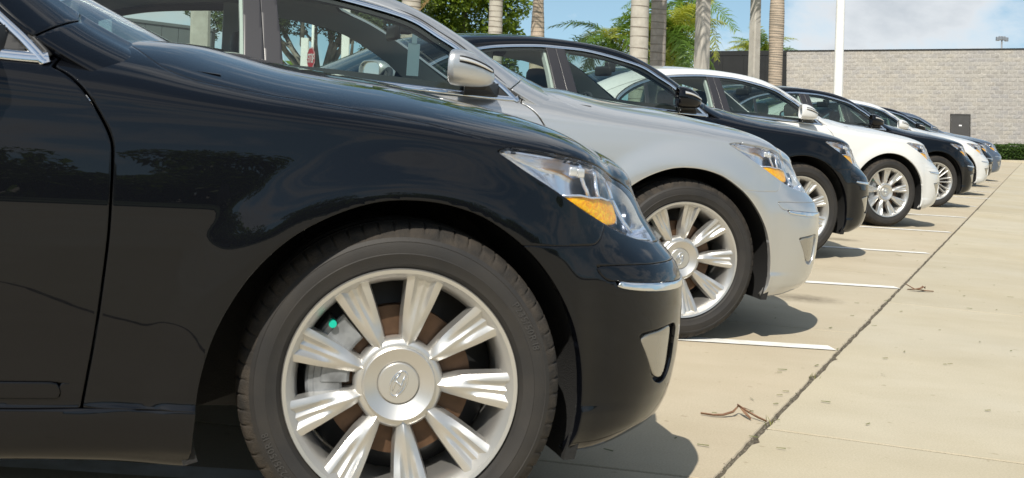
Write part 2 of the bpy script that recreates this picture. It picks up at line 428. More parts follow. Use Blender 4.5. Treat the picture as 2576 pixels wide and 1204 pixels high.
def grid_normals(P):
    du = np.gradient(P, axis=0); dv = np.gradient(P, axis=1)
    n = np.cross(dv, du); return n/(np.linalg.norm(n, axis=-1, keepdims=True)+1e-15)
def boundary(pm):
    E = {}
    for f in pm.F:
        for i in range(len(f)): E[(f[i], f[(i+1) % len(f)])] = 1
    return [(a, b) for (a, b) in E if (b, a) not in E]
def flange(pm, depth=.02, r=.0016, skip=None):
    """fold the free edges inward so that a panel has a rounded edge and thickness"""
    Bd = [(a, b) for a, b in boundary(pm) if not (abs(pm.P[a][1]) < 2e-3 and abs(pm.P[b][1]) < 2e-3)]
    if skip is not None: Bd = [(a, b) for a, b in Bd if not (skip(pm.P[a], pm.A[a]) and skip(pm.P[b], pm.A[b]))]
    if not Bd: return pm
    Nv = vnormals(pm); T = {}
    for a, b in Bd:
        e = pm.P[b]-pm.P[a]; L = np.linalg.norm(e)
        if L < 1e-9: continue
        t = np.cross(e/L, Nv[a]+Nv[b]); t = t/(np.linalg.norm(t)+1e-12)
        for v in (a, b): T[v] = T.get(v, 0)+t
    ids = list(T); base = len(pm.P); k = len(ids); loc = {v: i for i, v in enumerate(ids)}
    R1, R2, R3 = [], [], []
    for v in ids:
        t = T[v]/(np.linalg.norm(T[v])+1e-12); n = Nv[v]
        if pm.P[v][1] < 2e-3: t = t*np.array([1, 0, 1])
        R1.append(pm.P[v]+t*r*.75-n*r*.35); R2.append(pm.P[v]+t*r-n*r*1.2); R3.append(pm.P[v]+t*r-n*depth)
    P = np.vstack([pm.P, R1, R2, R3]); A = np.vstack([pm.A]+[pm.A[ids]]*3)
    F = list(pm.F)
    for a, b in Bd:
        if a not in loc or b not in loc: continue
        i, j = loc[a], loc[b]
        r0 = (a, b); 
        for q in range(3):
            p0 = (a, b) if q == 0 else (base+(q-1)*k+i, base+(q-1)*k+j)
            p1 = (base+q*k+i, base+q*k+j)
            F.append((p0[1], p0[0], p1[0], p1[1]))
    return PM(P, A, F)
def mirrored(pm):
    P = pm.P.copy(); P[:, 1] *= -1
    return PM(P, pm.A.copy(), [tuple(reversed(f)) for f in pm.F])
def merged(*pms):
    """join and weld coincident vertices"""
    P = []; A = []; F = []; b = 0
    for p in pms: P.append(p.P); A.append(p.A); F += [tuple(i+b for i in f) for f in p.F]; b += len(p.P)
    P = np.vstack(P); A = np.vstack(A)
    key = np.round(P*2e4).astype(np.int64); seen = {}; mp = np.empty(len(P), int)
    for i, k in enumerate(map(tuple, key)):
        mp[i] = seen.setdefault(k, i)
    F2 = []
    for f in F:
        g = []
        for i in f:
            j = int(mp[i])
            if not g or g[-1] != j: g.append(j)
        if len(g) > 1 and g[0] == g[-1]: g.pop()
        if len(set(g)) > 2: F2.append(tuple(g))
    return PM(P, A, F2).compact()
def offset(pm, dist):
    n = vnormals(pm); return PM(pm.P+n*dist, pm.A, pm.F)
def cut(pm, poly, gap=.004, ci=0, cj=1):
    """take the piece inside the polygon out of pm, leaving a gap; returns (piece, rest)"""
    d = sdist(pm.A[:, ci], pm.A[:, cj], poly)
    a, rest = split(pm, d-gap/2)
    d2 = sdist(a.A[:, ci], a.A[:, cj], poly)
    piece, _ = split(a, d2+gap/2)
    d3 = sdist(piece.A[:, ci], piece.A[:, cj], poly)
    piece = split(piece, d3+gap/2+.004, 'both')
    d4 = sdist(rest.A[:, ci], rest.A[:, cj], poly)
    rest = split(rest, d4-gap/2-.004, 'both')
    return piece, rest
# ------------------------------------------------------------------ car body panels
def panel_grid(fn, Us, Vs):
    uu, vv = np.meshgrid(Us, Vs, indexing='ij'); P = fn(uu, vv)
    nu, nv = P.shape[:2]; I = np.arange(nu*nv).reshape(nu, nv)
    F = np.stack([I[:-1, :-1], I[:-1, 1:], I[1:, 1:], I[1:, :-1]], -1).reshape(-1, 4)
    return P, uu, vv, [tuple(f) for f in F.tolist()]
Us = np.concatenate([np.linspace(XI0, -3.5, 60), np.linspace(-3.48, -1.1, 80), np.linspace(-1.085, 1.0, 200), np.linspace(1.015, XI1, 36)])
Vs = np.concatenate([np.linspace(0, VC, 78), VC+(1-VC)*np.linspace(0, 1, 44)[1:]])
P, uu, vv, F = panel_grid(body, Us, Vs)
arc = np.concatenate([np.zeros((len(Us), 1)), np.cumsum(np.linalg.norm(np.diff(P, axis=1), axis=2), axis=1)], 1)
ic = np.argmin(np.abs(Vs-VC)); up = arc-arc[:, ic:ic+1]
eta = np.where(vv <= VC+1e-9, P[..., 2], P[:, ic:ic+1, 2]+up)
BODY = PM(P.reshape(-1, 3), np.stack([uu.ravel(), eta.ravel(), vv.ravel()], 1), F)
def topd(pm): return pm.P[:, 0], pm.P[:, 1]

parts = {}
rest = BODY
# wheel arches
arch_f = [(-.446, .0), (-.446, .0), (-.440, .20), (-.437, .288), (-.432, .359), (-.414, .441), (-.384, .514), (-.337, .588), (-.27, .655), (-.183, .706), (-.085, .738), (.017, .742), (.104, .726), (.167, .699), (.241, .648), (.305, .582), (.358, .500), (.392, .410), (.409, .320), (.409, .25), (.400, .20), (.395, .0), (.395, .0)]
arch_f = smooth_poly(arch_f, 5)
arch_r = [(-2.96+.415*math.cos(a), .335+.405*math.sin(a)) for a in np.linspace(-.25, math.pi+.25, 50)]+[(-3.37, 0), (-2.55, 0)]
for poly in (arch_f, arch_r):
    d = sdist(rest.A[:, 0], rest.A[:, 1], poly); d = np.where(rest.A[:, 2] > VC, 1, d)
    _, rest = split(rest, d)
    d = sdist(rest.A[:, 0], rest.A[:, 1], poly); d = np.where(rest.A[:, 2] > VC, 1, d)
    rest = split(rest, d-.005, 'both')
# opening under the greenhouse
cab = [(-.38, -.2), (-.38, 0), (-.45, .36), (-.57, .58), (-.68, .70), (-.76, .80), (-.80, .872), (-1.0, .886), (-1.5, .888), (-2.2, .882), (-2.8, .845), (-3.2, .78), (-3.45, .66), (-3.60, .4), (-3.66, 0), (-3.66, -.2)]
d = sdist(rest.P[:, 0], rest.P[:, 1], cab); d = np.where(rest.A[:, 2] < VC-.02, 1, d)
_, rest = split(rest, d)
# headlight
HEAD = smooth_poly([(.164, .851), (.164, .851), (.195, .861), (.255, .859), (.32, .850), (.40, .838), (.493, .823), (.60, .803), (.70, .782), (.79, .752), (.86, .715), (.90, .675), (.90, .675), (.84, .655), (.774, .650), (.70, .655), (.62, .667), (.543, .684), (.478, .703), (.404, .728), (.34, .756), (.289, .782), (.229, .814), (.19, .837)], 5)
lens, rest = cut(rest, HEAD, .004)
# bonnet
HOODC = [(-.60, 2.6), (-.60, 2.6), (-.66, 1.7), (-.728, 1.27), (-.728, 1.248), (-.660, 1.151), (-.592, 1.066), (-.541, 1.023), (-.48, .998), (-.38, .983), (-.28, .971), (-.19, .959), (-.08, .938), (.015, .917), (.10, .891), (.174, .8705), (.21, .8655), (.26, .8625), (.32, .8535), (.40, .8415), (.493, .8265), (.60, .8065), (.70, .7855), (.79, .7555), (.86, .7375), (.95, .735), (1.1, .745), (1.3, .750), (1.56, .752), (1.56, .752), (1.56, 2.6), (1.56, 2.6)]
HOODC = smooth_poly(HOODC, 5)
hood, rest = cut(rest, HOODC, .0032)
# front bumper
BUMP = [(.30, -.2), (.20, -.2), (.20, .657), (.30, .657), (.410, .657), (.430, .660), (.447, .672), (.475, .7), (.50, .76), (2, .765), (2, -.2)]
bumper, rest = cut(rest, BUMP, .003)
# grille and lower intake
GR = smooth_poly([(.99, .715), (.99, .715), (1.0, .60), (1.06, .50), (1.15, .465), (1.7, .455), (1.7, .455), (1.7, .735), (1.7, .735), (1.2, .733)], 4)
grille, bumper = cut(bumper, GR, .002)
INT = smooth_poly([(1.0, .345), (1.03, .285), (1.10, .27), (1.7, .27), (1.7, .27), (1.7, .385), (1.7, .385), (1.10, .38)], 4)
intake, bumper = cut(bumper, INT, .002)
# fog lamp pocket
FOG = smooth_poly([(.548, .452), (.556, .462), (.62, .468), (.70, .472), (.725, .462), (.728, .44), (.72, .37), (.705, .345), (.67, .335), (.63, .345), (.608, .365), (.585, .40)], 5)
fog, bumper = cut(bumper, FOG, .001)
# corner insert with bright strip
STRIP = smooth_poly([(.457, .577), (.457, .577), (.48, .5680), (.52, .5612), (.60, .5550), (.75, .5500), (1.0, .548), (1.02, .552), (1.0, .561), (.75, .563), (.60, .570), (.52, .5745), (.48, .578)], 4)
strip, bumper = cut(bumper, STRIP, .001)
INS = smooth_poly([(.418, .613), (.418, .613), (.424, .600), (.438, .587), (.455, .5795), (.48, .580), (.52, .5765), (.60, .572), (.75, .565), (.985, .563), (.985, .563), (.985, .606), (.985, .606), (.75, .610), (.60, .612), (.50, .614)], 4)
insert, bumper = cut(bumper, INS, .0035)
# rocker
ROCK = [(-2.72, -.1), (-2.72, .300), (-1.6, .302), (-.76, .300), (-.66, .301), (-.55, .299), (-.40, .297), (-.40, -.1)]
rocker, rest = cut(rest, ROCK, .004)
# doors
DF = [(-.772, 1.30), (-.772, 1.30), (-.772, .985), (-.772, .985), (-.745, .970), (-.720, .951), (-.689, .922), (-.661, .885), (-.634, .835), (-.6285, .795), (-.6268, .718), (-.6272, .639), (-.633, .54), (-.640, .449), (-.650, .361), (-.657, .30), (-.657, .30), (-.657, .2), (-.657, .2), (-1.80, .2), (-1.80, .2), (-1.80, .30), (-1.81, .5), (-1.825, .8), (-1.825, .9), (-1.825, 1.30), (-1.825, 1.30)]
door_f, rest = cut(rest, smooth_poly(DF, 5), .0085)
DR = [(-1.8, .2), (-1.8, .2), (-2.44, .2), (-2.44, .2), (-2.45, .36), (-2.48, .50), (-2.56, .64), (-2.66, .76), (-2.74, .86), (-2.78, .95), (-2.79, 1.30), (-2.79, 1.30), (-1.70, 1.30), (-1.70, 1.30), (-1.70, .8), (-1.70, .5)]
door_r, rest = cut(rest, smooth_poly(DR, 5), .0075)
# moulding on the lower doors
MOUL = smooth_poly([(-.712, .350), (-.702, .340), (-.699, .328), (-.702, .3205), (-.72, .3195), (-1.76, .3195), (-1.76, .3195), (-1.76, .3515), (-1.76, .3515), (-.74, .3515)], 4)
mould, door_f = cut(door_f, MOUL, .003)
# fender / rear
dd = rest.A[:, 0]+.80
rear, fender = split(rest, dd)
TRK = [(-5, .70), (-5, 2.6), (-3.45, 2.6), (-3.50, 1.55), (-3.62, 1.16), (-3.78, 1.06), (-4.15, 1.02), (-4.30, .98), (-4.32, .92), (-4.33, .70)]
trunk, rear = cut(rear, TRK, .005)
TL = smooth_poly([(-3.86, .93), (-3.86, .93), (-4.0, .955), (-4.29, .95), (-4.29, .95), (-4.29, .76), (-4.29, .76), (-4.1, .75), (-3.95, .80)], 4)
tail, rear = cut(rear, TL, .004)
RB = [(-5, -.2), (-5, .70), (-4.0, .69), (-3.6, .62), (-3.4, .60), (-3.2, .6), (-3.2, -.2)]
rbump, rear = cut(rear, RB, .004)

# ---- greenhouse shell (left half): window line -> rail -> centre
VR = .3
Rs_u = np.linspace(0, 10, 150); Rs_v = np.concatenate([np.linspace(0, VR, 14), VR+(1-VR)*np.linspace(0, 1, 22)[1:]])
Pr, ru, rv, Fr = panel_grid(roof, Rs_u, Rs_v)
SHELL = PM(Pr.reshape(-1, 3), np.stack([ru.ravel(), rv.ravel(), rv.ravel()], 1), [tuple(reversed(f)) for f in Fr])
WSC = [(-.5, .36), (3.35, .36), (3.60, .42), (3.72, .60), (3.76, 1.3), (-.5, 1.3)]
ws, shell = cut(SHELL, WSC, .004)
BKL = [(6.75, 1.3), (6.80, .6), (6.9, .42), (7.1, .36), (9.6, .36), (9.7, 1.3)]
bkl, shell = cut(shell, BKL, .004)
d = sdist(shell.A[:, 0], shell.A[:, 1], [(-1, -1), (-.4, -1), (.70, 0), (1.02, VR), (1.08, .40), (-1, .40)])
pil_foot, shell = split(shell, d)     # the fender's tail that runs up the pillar
d = sdist(shell.A[:, 0], shell.A[:, 1], [(-1, -1), (-.4, -1), (.70, 0), (1.02, VR), (1.08, .40), (-1, .40)])
_, shell = split(shell, d-.028)
pil_foot, _ = split(pil_foot, pil_foot.P[:, 0]+.595)
shell, _ = split(shell, shell.P[:, 0]+.595)
# ---- side window plane (left half)
gx = np.linspace(-3.46, -.60, 230); gz = np.linspace(.93, 1.43, 64)
gP, gxx, gzz, gF = panel_grid(lambda x, z: np.stack([x, gside(x, z), z], -1), gx, gz)
SIDE = PM(gP.reshape(-1, 3), np.stack([gxx.ravel(), gzz.ravel(), gzz.ravel()], 1), [tuple(f) for f in gF])
DLO = [(-.757, .979), (-.757, .979), (-.805, 1.026), (-.852, 1.066), (-.99, 1.181), (-1.088, 1.241), (-1.204, 1.307), (-1.375, 1.352), (-1.61, 1.394), (-1.82, 1.403), (-2.0, 1.402), (-2.26, 1.380), (-2.425, 1.352), (-2.62, 1.298), (-2.78, 1.225), (-2.90, 1.140), (-2.93, 1.085), (-2.88, 1.052), (-2.80, 1.040), (-2.6, 1.040), (-2.2, 1.030), (-1.71, 1.018), (-1.36, 1.003), (-1.03, .985), (-.80, .975)]
DLO = smooth_poly(DLO, 6)
dl = sdist(SIDE.A[:, 0], SIDE.A[:, 1], DLO)
win, outside = split(SIDE, dl)
# body-colour sail behind the rear side window: outside the window line, below the shell edge
wl = nspline(U_ST, W_XZ, np.linspace(5.0, 10, 60))
sail_poly = [(-2.3, 1.384)]+[tuple(p) for p in wl]+[(-3.46, .93), (-2.2, .93)]
d = sdist(outside.A[:, 0], outside.A[:, 1], sail_poly); cpil, _ = split(outside, d)
d = np.maximum(-(cpil.A[:, 0]+2.35), 0)
def inset_poly(poly, k):
    """move a closed counter-clockwise/any polygon inward by k"""
    p = np.array(poly); n = len(p); area = np.sum(p[:, 0]*np.roll(p[:, 1], -1)-np.roll(p[:, 0], -1)*p[:, 1])
    e = np.roll(p, -1, 0)-np.roll(p, 1, 0); nn = np.stack([-e[:, 1], e[:, 0]], 1)/(np.linalg.norm(e, axis=1, keepdims=True)+1e-12)
    return p+nn*k*(1 if area > 0 else -1)
def piece(pm, poly):
    d = sdist(pm.A[:, 0], pm.A[:, 1], poly); return split(pm, d)[0]
def glassfield(pm): return sdist(pm.A[:, 0], pm.A[:, 1], DLO)
inner, _ = split(win, glassfield(win)+.020)
BP_F = [(-1.752, .9), (-1.845, 1.45), (-1.8445, 1.45), (-1.748, .9)]
def between(pm, x0, x1, x2, x3, z0=1.0, z1=1.40):
    """strip of the window plane between two slanted lines (x at z0 and z1)"""
    L = [(x0, z0-.1*(1)), (x1, z0-.1), (x3+(x3-x1)*.1, z1+.1), (x2+(x2-x0)*.1, z1+.1)]
    return piece(pm, L)
pillar_f = between(inner, -1.818, -1.742, -1.863, -1.800)       # front door frame strip
pillar_r = between(inner, -1.908, -1.823, -1.932, -1.868)       # rear door frame strip
quarter_bar = between(inner, -2.66, -2.62, -2.60, -2.565)
sail_f = piece(inner, [(-.6, .9), (-.985, .9), (-.985, 1.0), (-.938, 1.3), (-.6, 1.3)])
glass_f = piece(inner, [(-.988, .9), (-.988, 1.0), (-.938, 1.3), (-.938, 1.6), (-1.828, 1.6), (-1.800, 1.40), (-1.742, 1.0), (-1.728, .9)])
glass_r = piece(inner, [(-1.902, .9), (-1.908, 1.0), (-1.932, 1.40), (-1.944, 1.6), (-2.54, 1.6), (-2.565, 1.40), (-2.62, 1.0), (-2.64, .9)])
glass_q = piece(inner, [(-2.66, 1.0), (-2.60, 1.40), (-2.5, 1.6), (-3.2, 1.6), (-3.2, .9), (-2.67, .9)])
def strip_along(poly, w0, w1, h, closed=True):
    """rounded bright strip swept along an outline on the window plane"""
    a = np.array(poly); b = inset_poly(poly, w1); n = len(a); V = []; F = []
    prof = [(0, -.004), (0, h*.5), (.25, h), (.75, h), (1, h*.5), (1, -.004)]
    for i in range(n):
        for s, hh in prof:
            x, z = a[i]*(1-s)+b[i]*s; V.append((x, gside(x, z)+hh, z))
    k = len(prof)
    for i in range(n):
        j = (i+1) % n
        for q in range(k-1): F.append((i*k+q, j*k+q, j*k+q+1, i*k+q+1))
    return V, F
# ------------------------------------------------------------------ the car
PAINT = set()         # names of the parts that wear the body colour
TRIM = set()          # names of the parts that wear the cabin colour
def pm_obj(name, pm, m, parent, paint=False, smooth=True):
    if paint: PAINT.add(name)
    o = mesh_obj(name, pm.P, pm.F, m, parent, smooth)
    return o
def both(name, pm, m, parent, paint=False):
    """left piece and right piece as two objects"""
    a = pm_obj(name, pm, m, parent, paint); b = pm_obj(name, mirrored(pm), m, parent, paint)
    return a, b
def whole(pm): return merged(pm, mirrored(pm))
def solid(pm, th):
    """give an open sheet a back and rims"""
    n = vnormals(pm); k = len(pm.P); P2 = np.vstack([pm.P, pm.P-n*th]); F2 = list(pm.F)+[tuple(reversed([i+k for i in f])) for f in pm.F]
    for a, b in boundary(pm): F2.append((b, a, a+k, b+k))
    return PM(P2, np.vstack([pm.A, pm.A]), F2)
PB = MT['black']

# outlines of the characters of the tyre size, taken from the built-in font
def glyphs(txt):
    G = {}; lay = []; x = 0
    for ch in txt:
        if ch == ' ': x += .35; continue
        if ch not in G:
            cu = bpy.data.curves.new('glyph', 'FONT'); cu.body = ch; cu.size = 1.25; cu.resolution_u = 2; o = bpy.data.objects.new('glyph', cu); COL.objects.link(o)
            me = bpy.data.meshes.new_from_object(o.evaluated_get(bpy.context.evaluated_depsgraph_get()))
            G[ch] = ([(v.co.x, v.co.y) for v in me.vertices], [tuple(f.vertices) for f in me.polygons]); bpy.data.objects.remove(o); bpy.data.meshes.remove(me); bpy.data.curves.remove(cu)
        lay.append((ch, x)); x += max(q[0] for q in G[ch][0])+.12
    return G, lay
GLYPH, SIZE_TEXT = glyphs('P235/50R18')
MT['marking'] = pbr('raised_marking', (.045, .043, .041), .6, 0, spec=.3)
def build_wheel(parent, loc, side, rear=False, style=0, rot=0.0):
    """side +1 left, -1 right; the outer face looks along side*y"""
    sg = side
    root_mb = MB()
    RL = .2494
    # rim: lip, barrel, back
    prof = [(RL-.018, -.012), (RL-.010, .0), (RL-.002, .002), (RL, -.004), (RL-.004, -.012), (RL-.006, -.03), (RL-.022, -.06), (RL-.024, -.17), (RL-.004, -.19), (RL-.008, -.195), (RL-.030, -.18), (RL-.034, -.06), (RL-.026, -.022)]
    root_mb.lathe(prof, 96, closed=True)
    # hub dish
    hub = [(.0, -.042), (.0435, -.042), (.0448, -.0445), (.0462, -.0415), (.060, -.036), (.0735, -.0290), (.0755, -.0280), (.0770, -.0290), (.0778, -.0330), (.0790, -.0385), (.085, -.0385), (.091, -.042), (.0965, -.050), (.097, -.075), (.0, -.075)]
    root_mb.lathe(hub, 72)
    def spoke(a0, w_in, w_out, fan=True, r0=.078, off0=0.0, off1=0.0):
        NR, NS = 16, 29
        V = []; F = []
        ca, sa = math.cos(a0), math.sin(a0)
        for i in range(NR):
            t = i/(NR-1); r = r0+(RL-.014-r0)*t
            if fan:
                w = w_in+(w_out-w_in)*(max(t, 1e-6)**.66)
                w += .012*max(0, 1-t/.14)**2          # root fillet on the hub
                if t > .9: w += .006*((t-.9)/.1)**2
            else:
                w = w_in+(w_out-w_in)*t+.008*max(0, 1-t/.12)**2+.006*max(0, (t-.88)/.12)**2
            base = -.034+.026*t-.007*math.sin(math.pi*t)
            cx = off0+(off1-off0)*t
            for j in range(NS):
                q = -1+2*j/(NS-1); aq = abs(q)
                if fan:
                    k = max(0, min(1, (t-.30)/.45)); k = k*k*(3-2*k)
                    ridge = -.013*aq**1.3*(1-k)                                    # roof shape near the hub
                    # two side faces with a pleated valley between them
                    v = -.017*max(0, 1-aq/.56)**.8+.011*max(0, 1-aq/.26)-.0035*max(0, (aq-.62)/.38)**1.5
                    h = base+.006*(1-t)*.8+ridge+v*k-.011*max(0, 1-t/.16)
                else:
                    h = base+.004-.012*aq**2.2
                V.append((cx+q*w/2, h, r))
            # side walls
        rows = NS
        def turn(p): x, h, r = p; return (x*ca+r*sa, h, -x*sa+r*ca)
        n0 = len(V)
        for i in range(NR):
            for j in (0, NS-1):
                x, h, r = V[i*NS+j]; V.append((x*(1.0 if fan else 1)+( .004 if j else -.004), h-.036+.012*(i/(NR-1)), r))
        for i in range(NR-1):
            for j in range(NS-1): F.append((i*NS+j, i*NS+j+1, (i+1)*NS+j+1, (i+1)*NS+j))
            F.append((i*NS, (i+1)*NS, n0+(i+1)*2, n0+i*2)); F.append((i*NS+NS-1, n0+i*2+1, n0+(i+1)*2+1, (i+1)*NS+NS-1))
            F.append((n0+i*2, n0+(i+1)*2, n0+(i+1)*2+1, n0+i*2+1))
        root_mb.add([turn(p) for p in V], F)
    if style == 0:
        for k in range(9): spoke(rot+math.radians(10+40*k), .014, .079)
    else:
        for k in range(9):
            a = rot+math.radians(10+40*k)
            spoke(a, .017, .021, False, off0=-.016, off1=-.031); spoke(a, .017, .021, False, off0=.016, off1=.031)
    V = [(x, sg*y, z) for x, y, z in root_mb.V]; root_mb.V = V
    rim = root_mb.build('wheel', MT['alloy'], parent, True, 42)
    rim.location = loc
    # centre emblem: an oval ring with a slanted letter inside
    mb = MB()
    th = math.radians(-24)
    pts = [(.0285*math.cos(a), .0155*math.sin(a)) for a in np.linspace(0, 2*math.pi, 36, endpoint=False)]
    def em(p, sgn=sg):
        u, v = p; x = u*math.sin(-th)+v*math.cos(th); z = u*math.cos(th)-v*math.sin(-th)
        return (-x*sgn if sgn > 0 else x, sgn*-.0372, z)
    mb.tube([em(p) for p in pts], .0019, 6, closed=True)
    mb.tube([em(p) for p in [(-.021, .006), (-.006, .0095), (.010, .0065), (.020, .0045)]], [.0014, .0024, .0024, .0012], 6)
    mb.tube([em(p) for p in [(.021, -.006), (.006, -.0095), (-.010, -.0065), (-.020, -.0045)]], [.0014, .0024, .0024, .0012], 6)
    mb.tube([em(p) for p in [(-.003, .0095), (0, 0), (.003, -.0095)]], [.002, .0026, .002], 6)
    mb.build('emblem', MT['chrome'], rim)
    mb = MB(); mb.lathe([(0, -.0375), (.030, -.0375), (.0415, -.0379), (.0428, -.0392), (.0428, -.044), (0, -.044)], 64)
    mb.V = [(x, sg*y, z) for x, y, z in mb.V]; mb.build('hub_cap', MT['alloy'], rim, True, 40)
    # tyre: tread blocks and sidewall steps
    R = .346; W = .2350
    NT = 64; SUB = 9; n = NT*SUB
    side_prof = [(RL-.004, -.010), (RL+.004, -.004), (RL+.010, .0035), (RL+.014, .0045), (RL+.022, .0065), (RL+.030, .0100), (RL+.0318, .0106), (RL+.0332, .0096), (RL+.046, .0098), (RL+.056, .0072), (RL+.0575, .0080), (RL+.060, .0062), (RL+.066, .0035)]
    sh = [(R-.0245, -.002), (R-.0145, -.0095), (R-.0075, -.020), (R-.0035, -.034)]
    gro = [(-.050, 0), (-.052, -.008), (-.060, -.008), (-.062, 0), (-.092, 0), (-.094, -.008), (-.104, -.008), (-.106, 0)]
    half = side_prof+sh+[(R-.001+d, y) for y, d in gro]
    mid = -.1105
    prof = half+[(r, 2*mid-y) for r, y in reversed(half)]
    k = len(prof); V = []; F = []; mi = []
    for j in range(n):
        a = 2*math.pi*j/n; c, s_ = math.cos(a), math.sin(a); ph = j % SUB
        for i, (r, y) in enumerate(prof):
            ii = i if i < k/2 else k-1-i
            if ii >= len(side_prof) and ph in (0,) and ii <= len(side_prof)+5: r = r-(.0042 if ii > len(side_prof) else .0022)
            V.append((r*c, sg*y, r*s_))
    for j in range(n):
        jn = (j+1) % n
        for i in range(k-1):
            F.append((j*k+i, j*k+i+1, jn*k+i+1, jn*k+i)); mi.append(1 if len(side_prof)-1 <= min(i, k-2-i) else 0)
    ty = mesh_obj('tyre', V, F, [MT['rubber'], MT['tread']], rim, True, mi)
    bm = bmesh.new(); bm.from_mesh(ty.data); bmesh.ops.recalc_face_normals(bm, faces=bm.faces[:])
    for e in bm.edges:
        if len(e.link_faces) == 2 and e.calc_face_angle(0) > .55: e.smooth = False
    bm.to_mesh(ty.data); bm.free()
    # raised size marking on the sidewall
    for a_start in (math.radians(222), math.radians(40)):
        mb = MB()
        for ch, adv in SIZE_TEXT:
            for (tv, tf) in [GLYPH[ch]]:
                VV = []
                for (gx_, gy_) in tv:
                    rr_ = RL+.040+gy_*.017; aa_ = a_start-(adv+gx_)*.017/.30
                    VV.append((rr_*math.cos(aa_)*(-sg), sg*.0112, rr_*math.sin(aa_)))
                mb.add(VV, tf)
        mk = mb.build('size_marking', MT['marking'], rim, False); mk['kind'] = 'stuff'
    # brake disc, caliper
    mb = MB(); mb.lathe([(.055, -.060), (.085, -.064), (.088, -.082), (.160, -.082), (.160, -.110), (.085, -.110), (.0, -.110)], 64)
    mb.V = [(x, sg*y, z) for x, y, z in mb.V]; mb.build('brake_disc', MT['disc'], rim, True, 40)
    mb = MB(); V = []; 
    sgx = -1 if not rear else 1
    for a0, a1, r0, r1, y0, y1 in ((-38, 38, .120, .186, -.072, -.050), (-30, 30, .165, .198, -.135, -.052), (-12, 14, .105, .17, -.060, -.047)):
        VV = []; m_ = 14
        for i in range(m_+1):
            a = math.radians(a0+(a1-a0)*i/m_+10)
            for r, y in ((r0, y0), (r1, y0), (r1, y1-.006), (r1-.006, y1), (r0+.006, y1), (r0, y1-.006)): VV.append((sgx*r*math.cos(a), sg*y, r*math.sin(a)))
        FF = [tuple(range(5, -1, -1)), tuple(range(m_*6, m_*6+6))]
        for i in range(m_):
            for q in range(6): FF.append((i*6+q, i*6+(q+1) % 6, (i+1)*6+(q+1) % 6, (i+1)*6+q))
        mb.add(VV, FF)
    mb.build('brake_caliper', MT['cast'], rim, True, 35)
    mb = MB(); a = math.radians(180-39); mb.tube([(sgx*-.19*math.cos(a), sg*-.055, .19*math.sin(a)), (sgx*-.19*math.cos(a), sg*-.036, .19*math.sin(a))], [.0085, .0085], 12)
    mb.build('bleed_cap', MT['teal'], rim, True, 40)
    # dark wheel carrier behind the spokes
    mb = MB(); mb.lathe([(0, -.115), (.10, -.118), (.215, -.165), (.215, -.172), (0, -.172)], 48)
    mb.V = [(x, sg*y, z) for x, y, z in mb.V]; mb.build('backing_plate', MT['black_plastic'], rim, True, 40)
    return rim

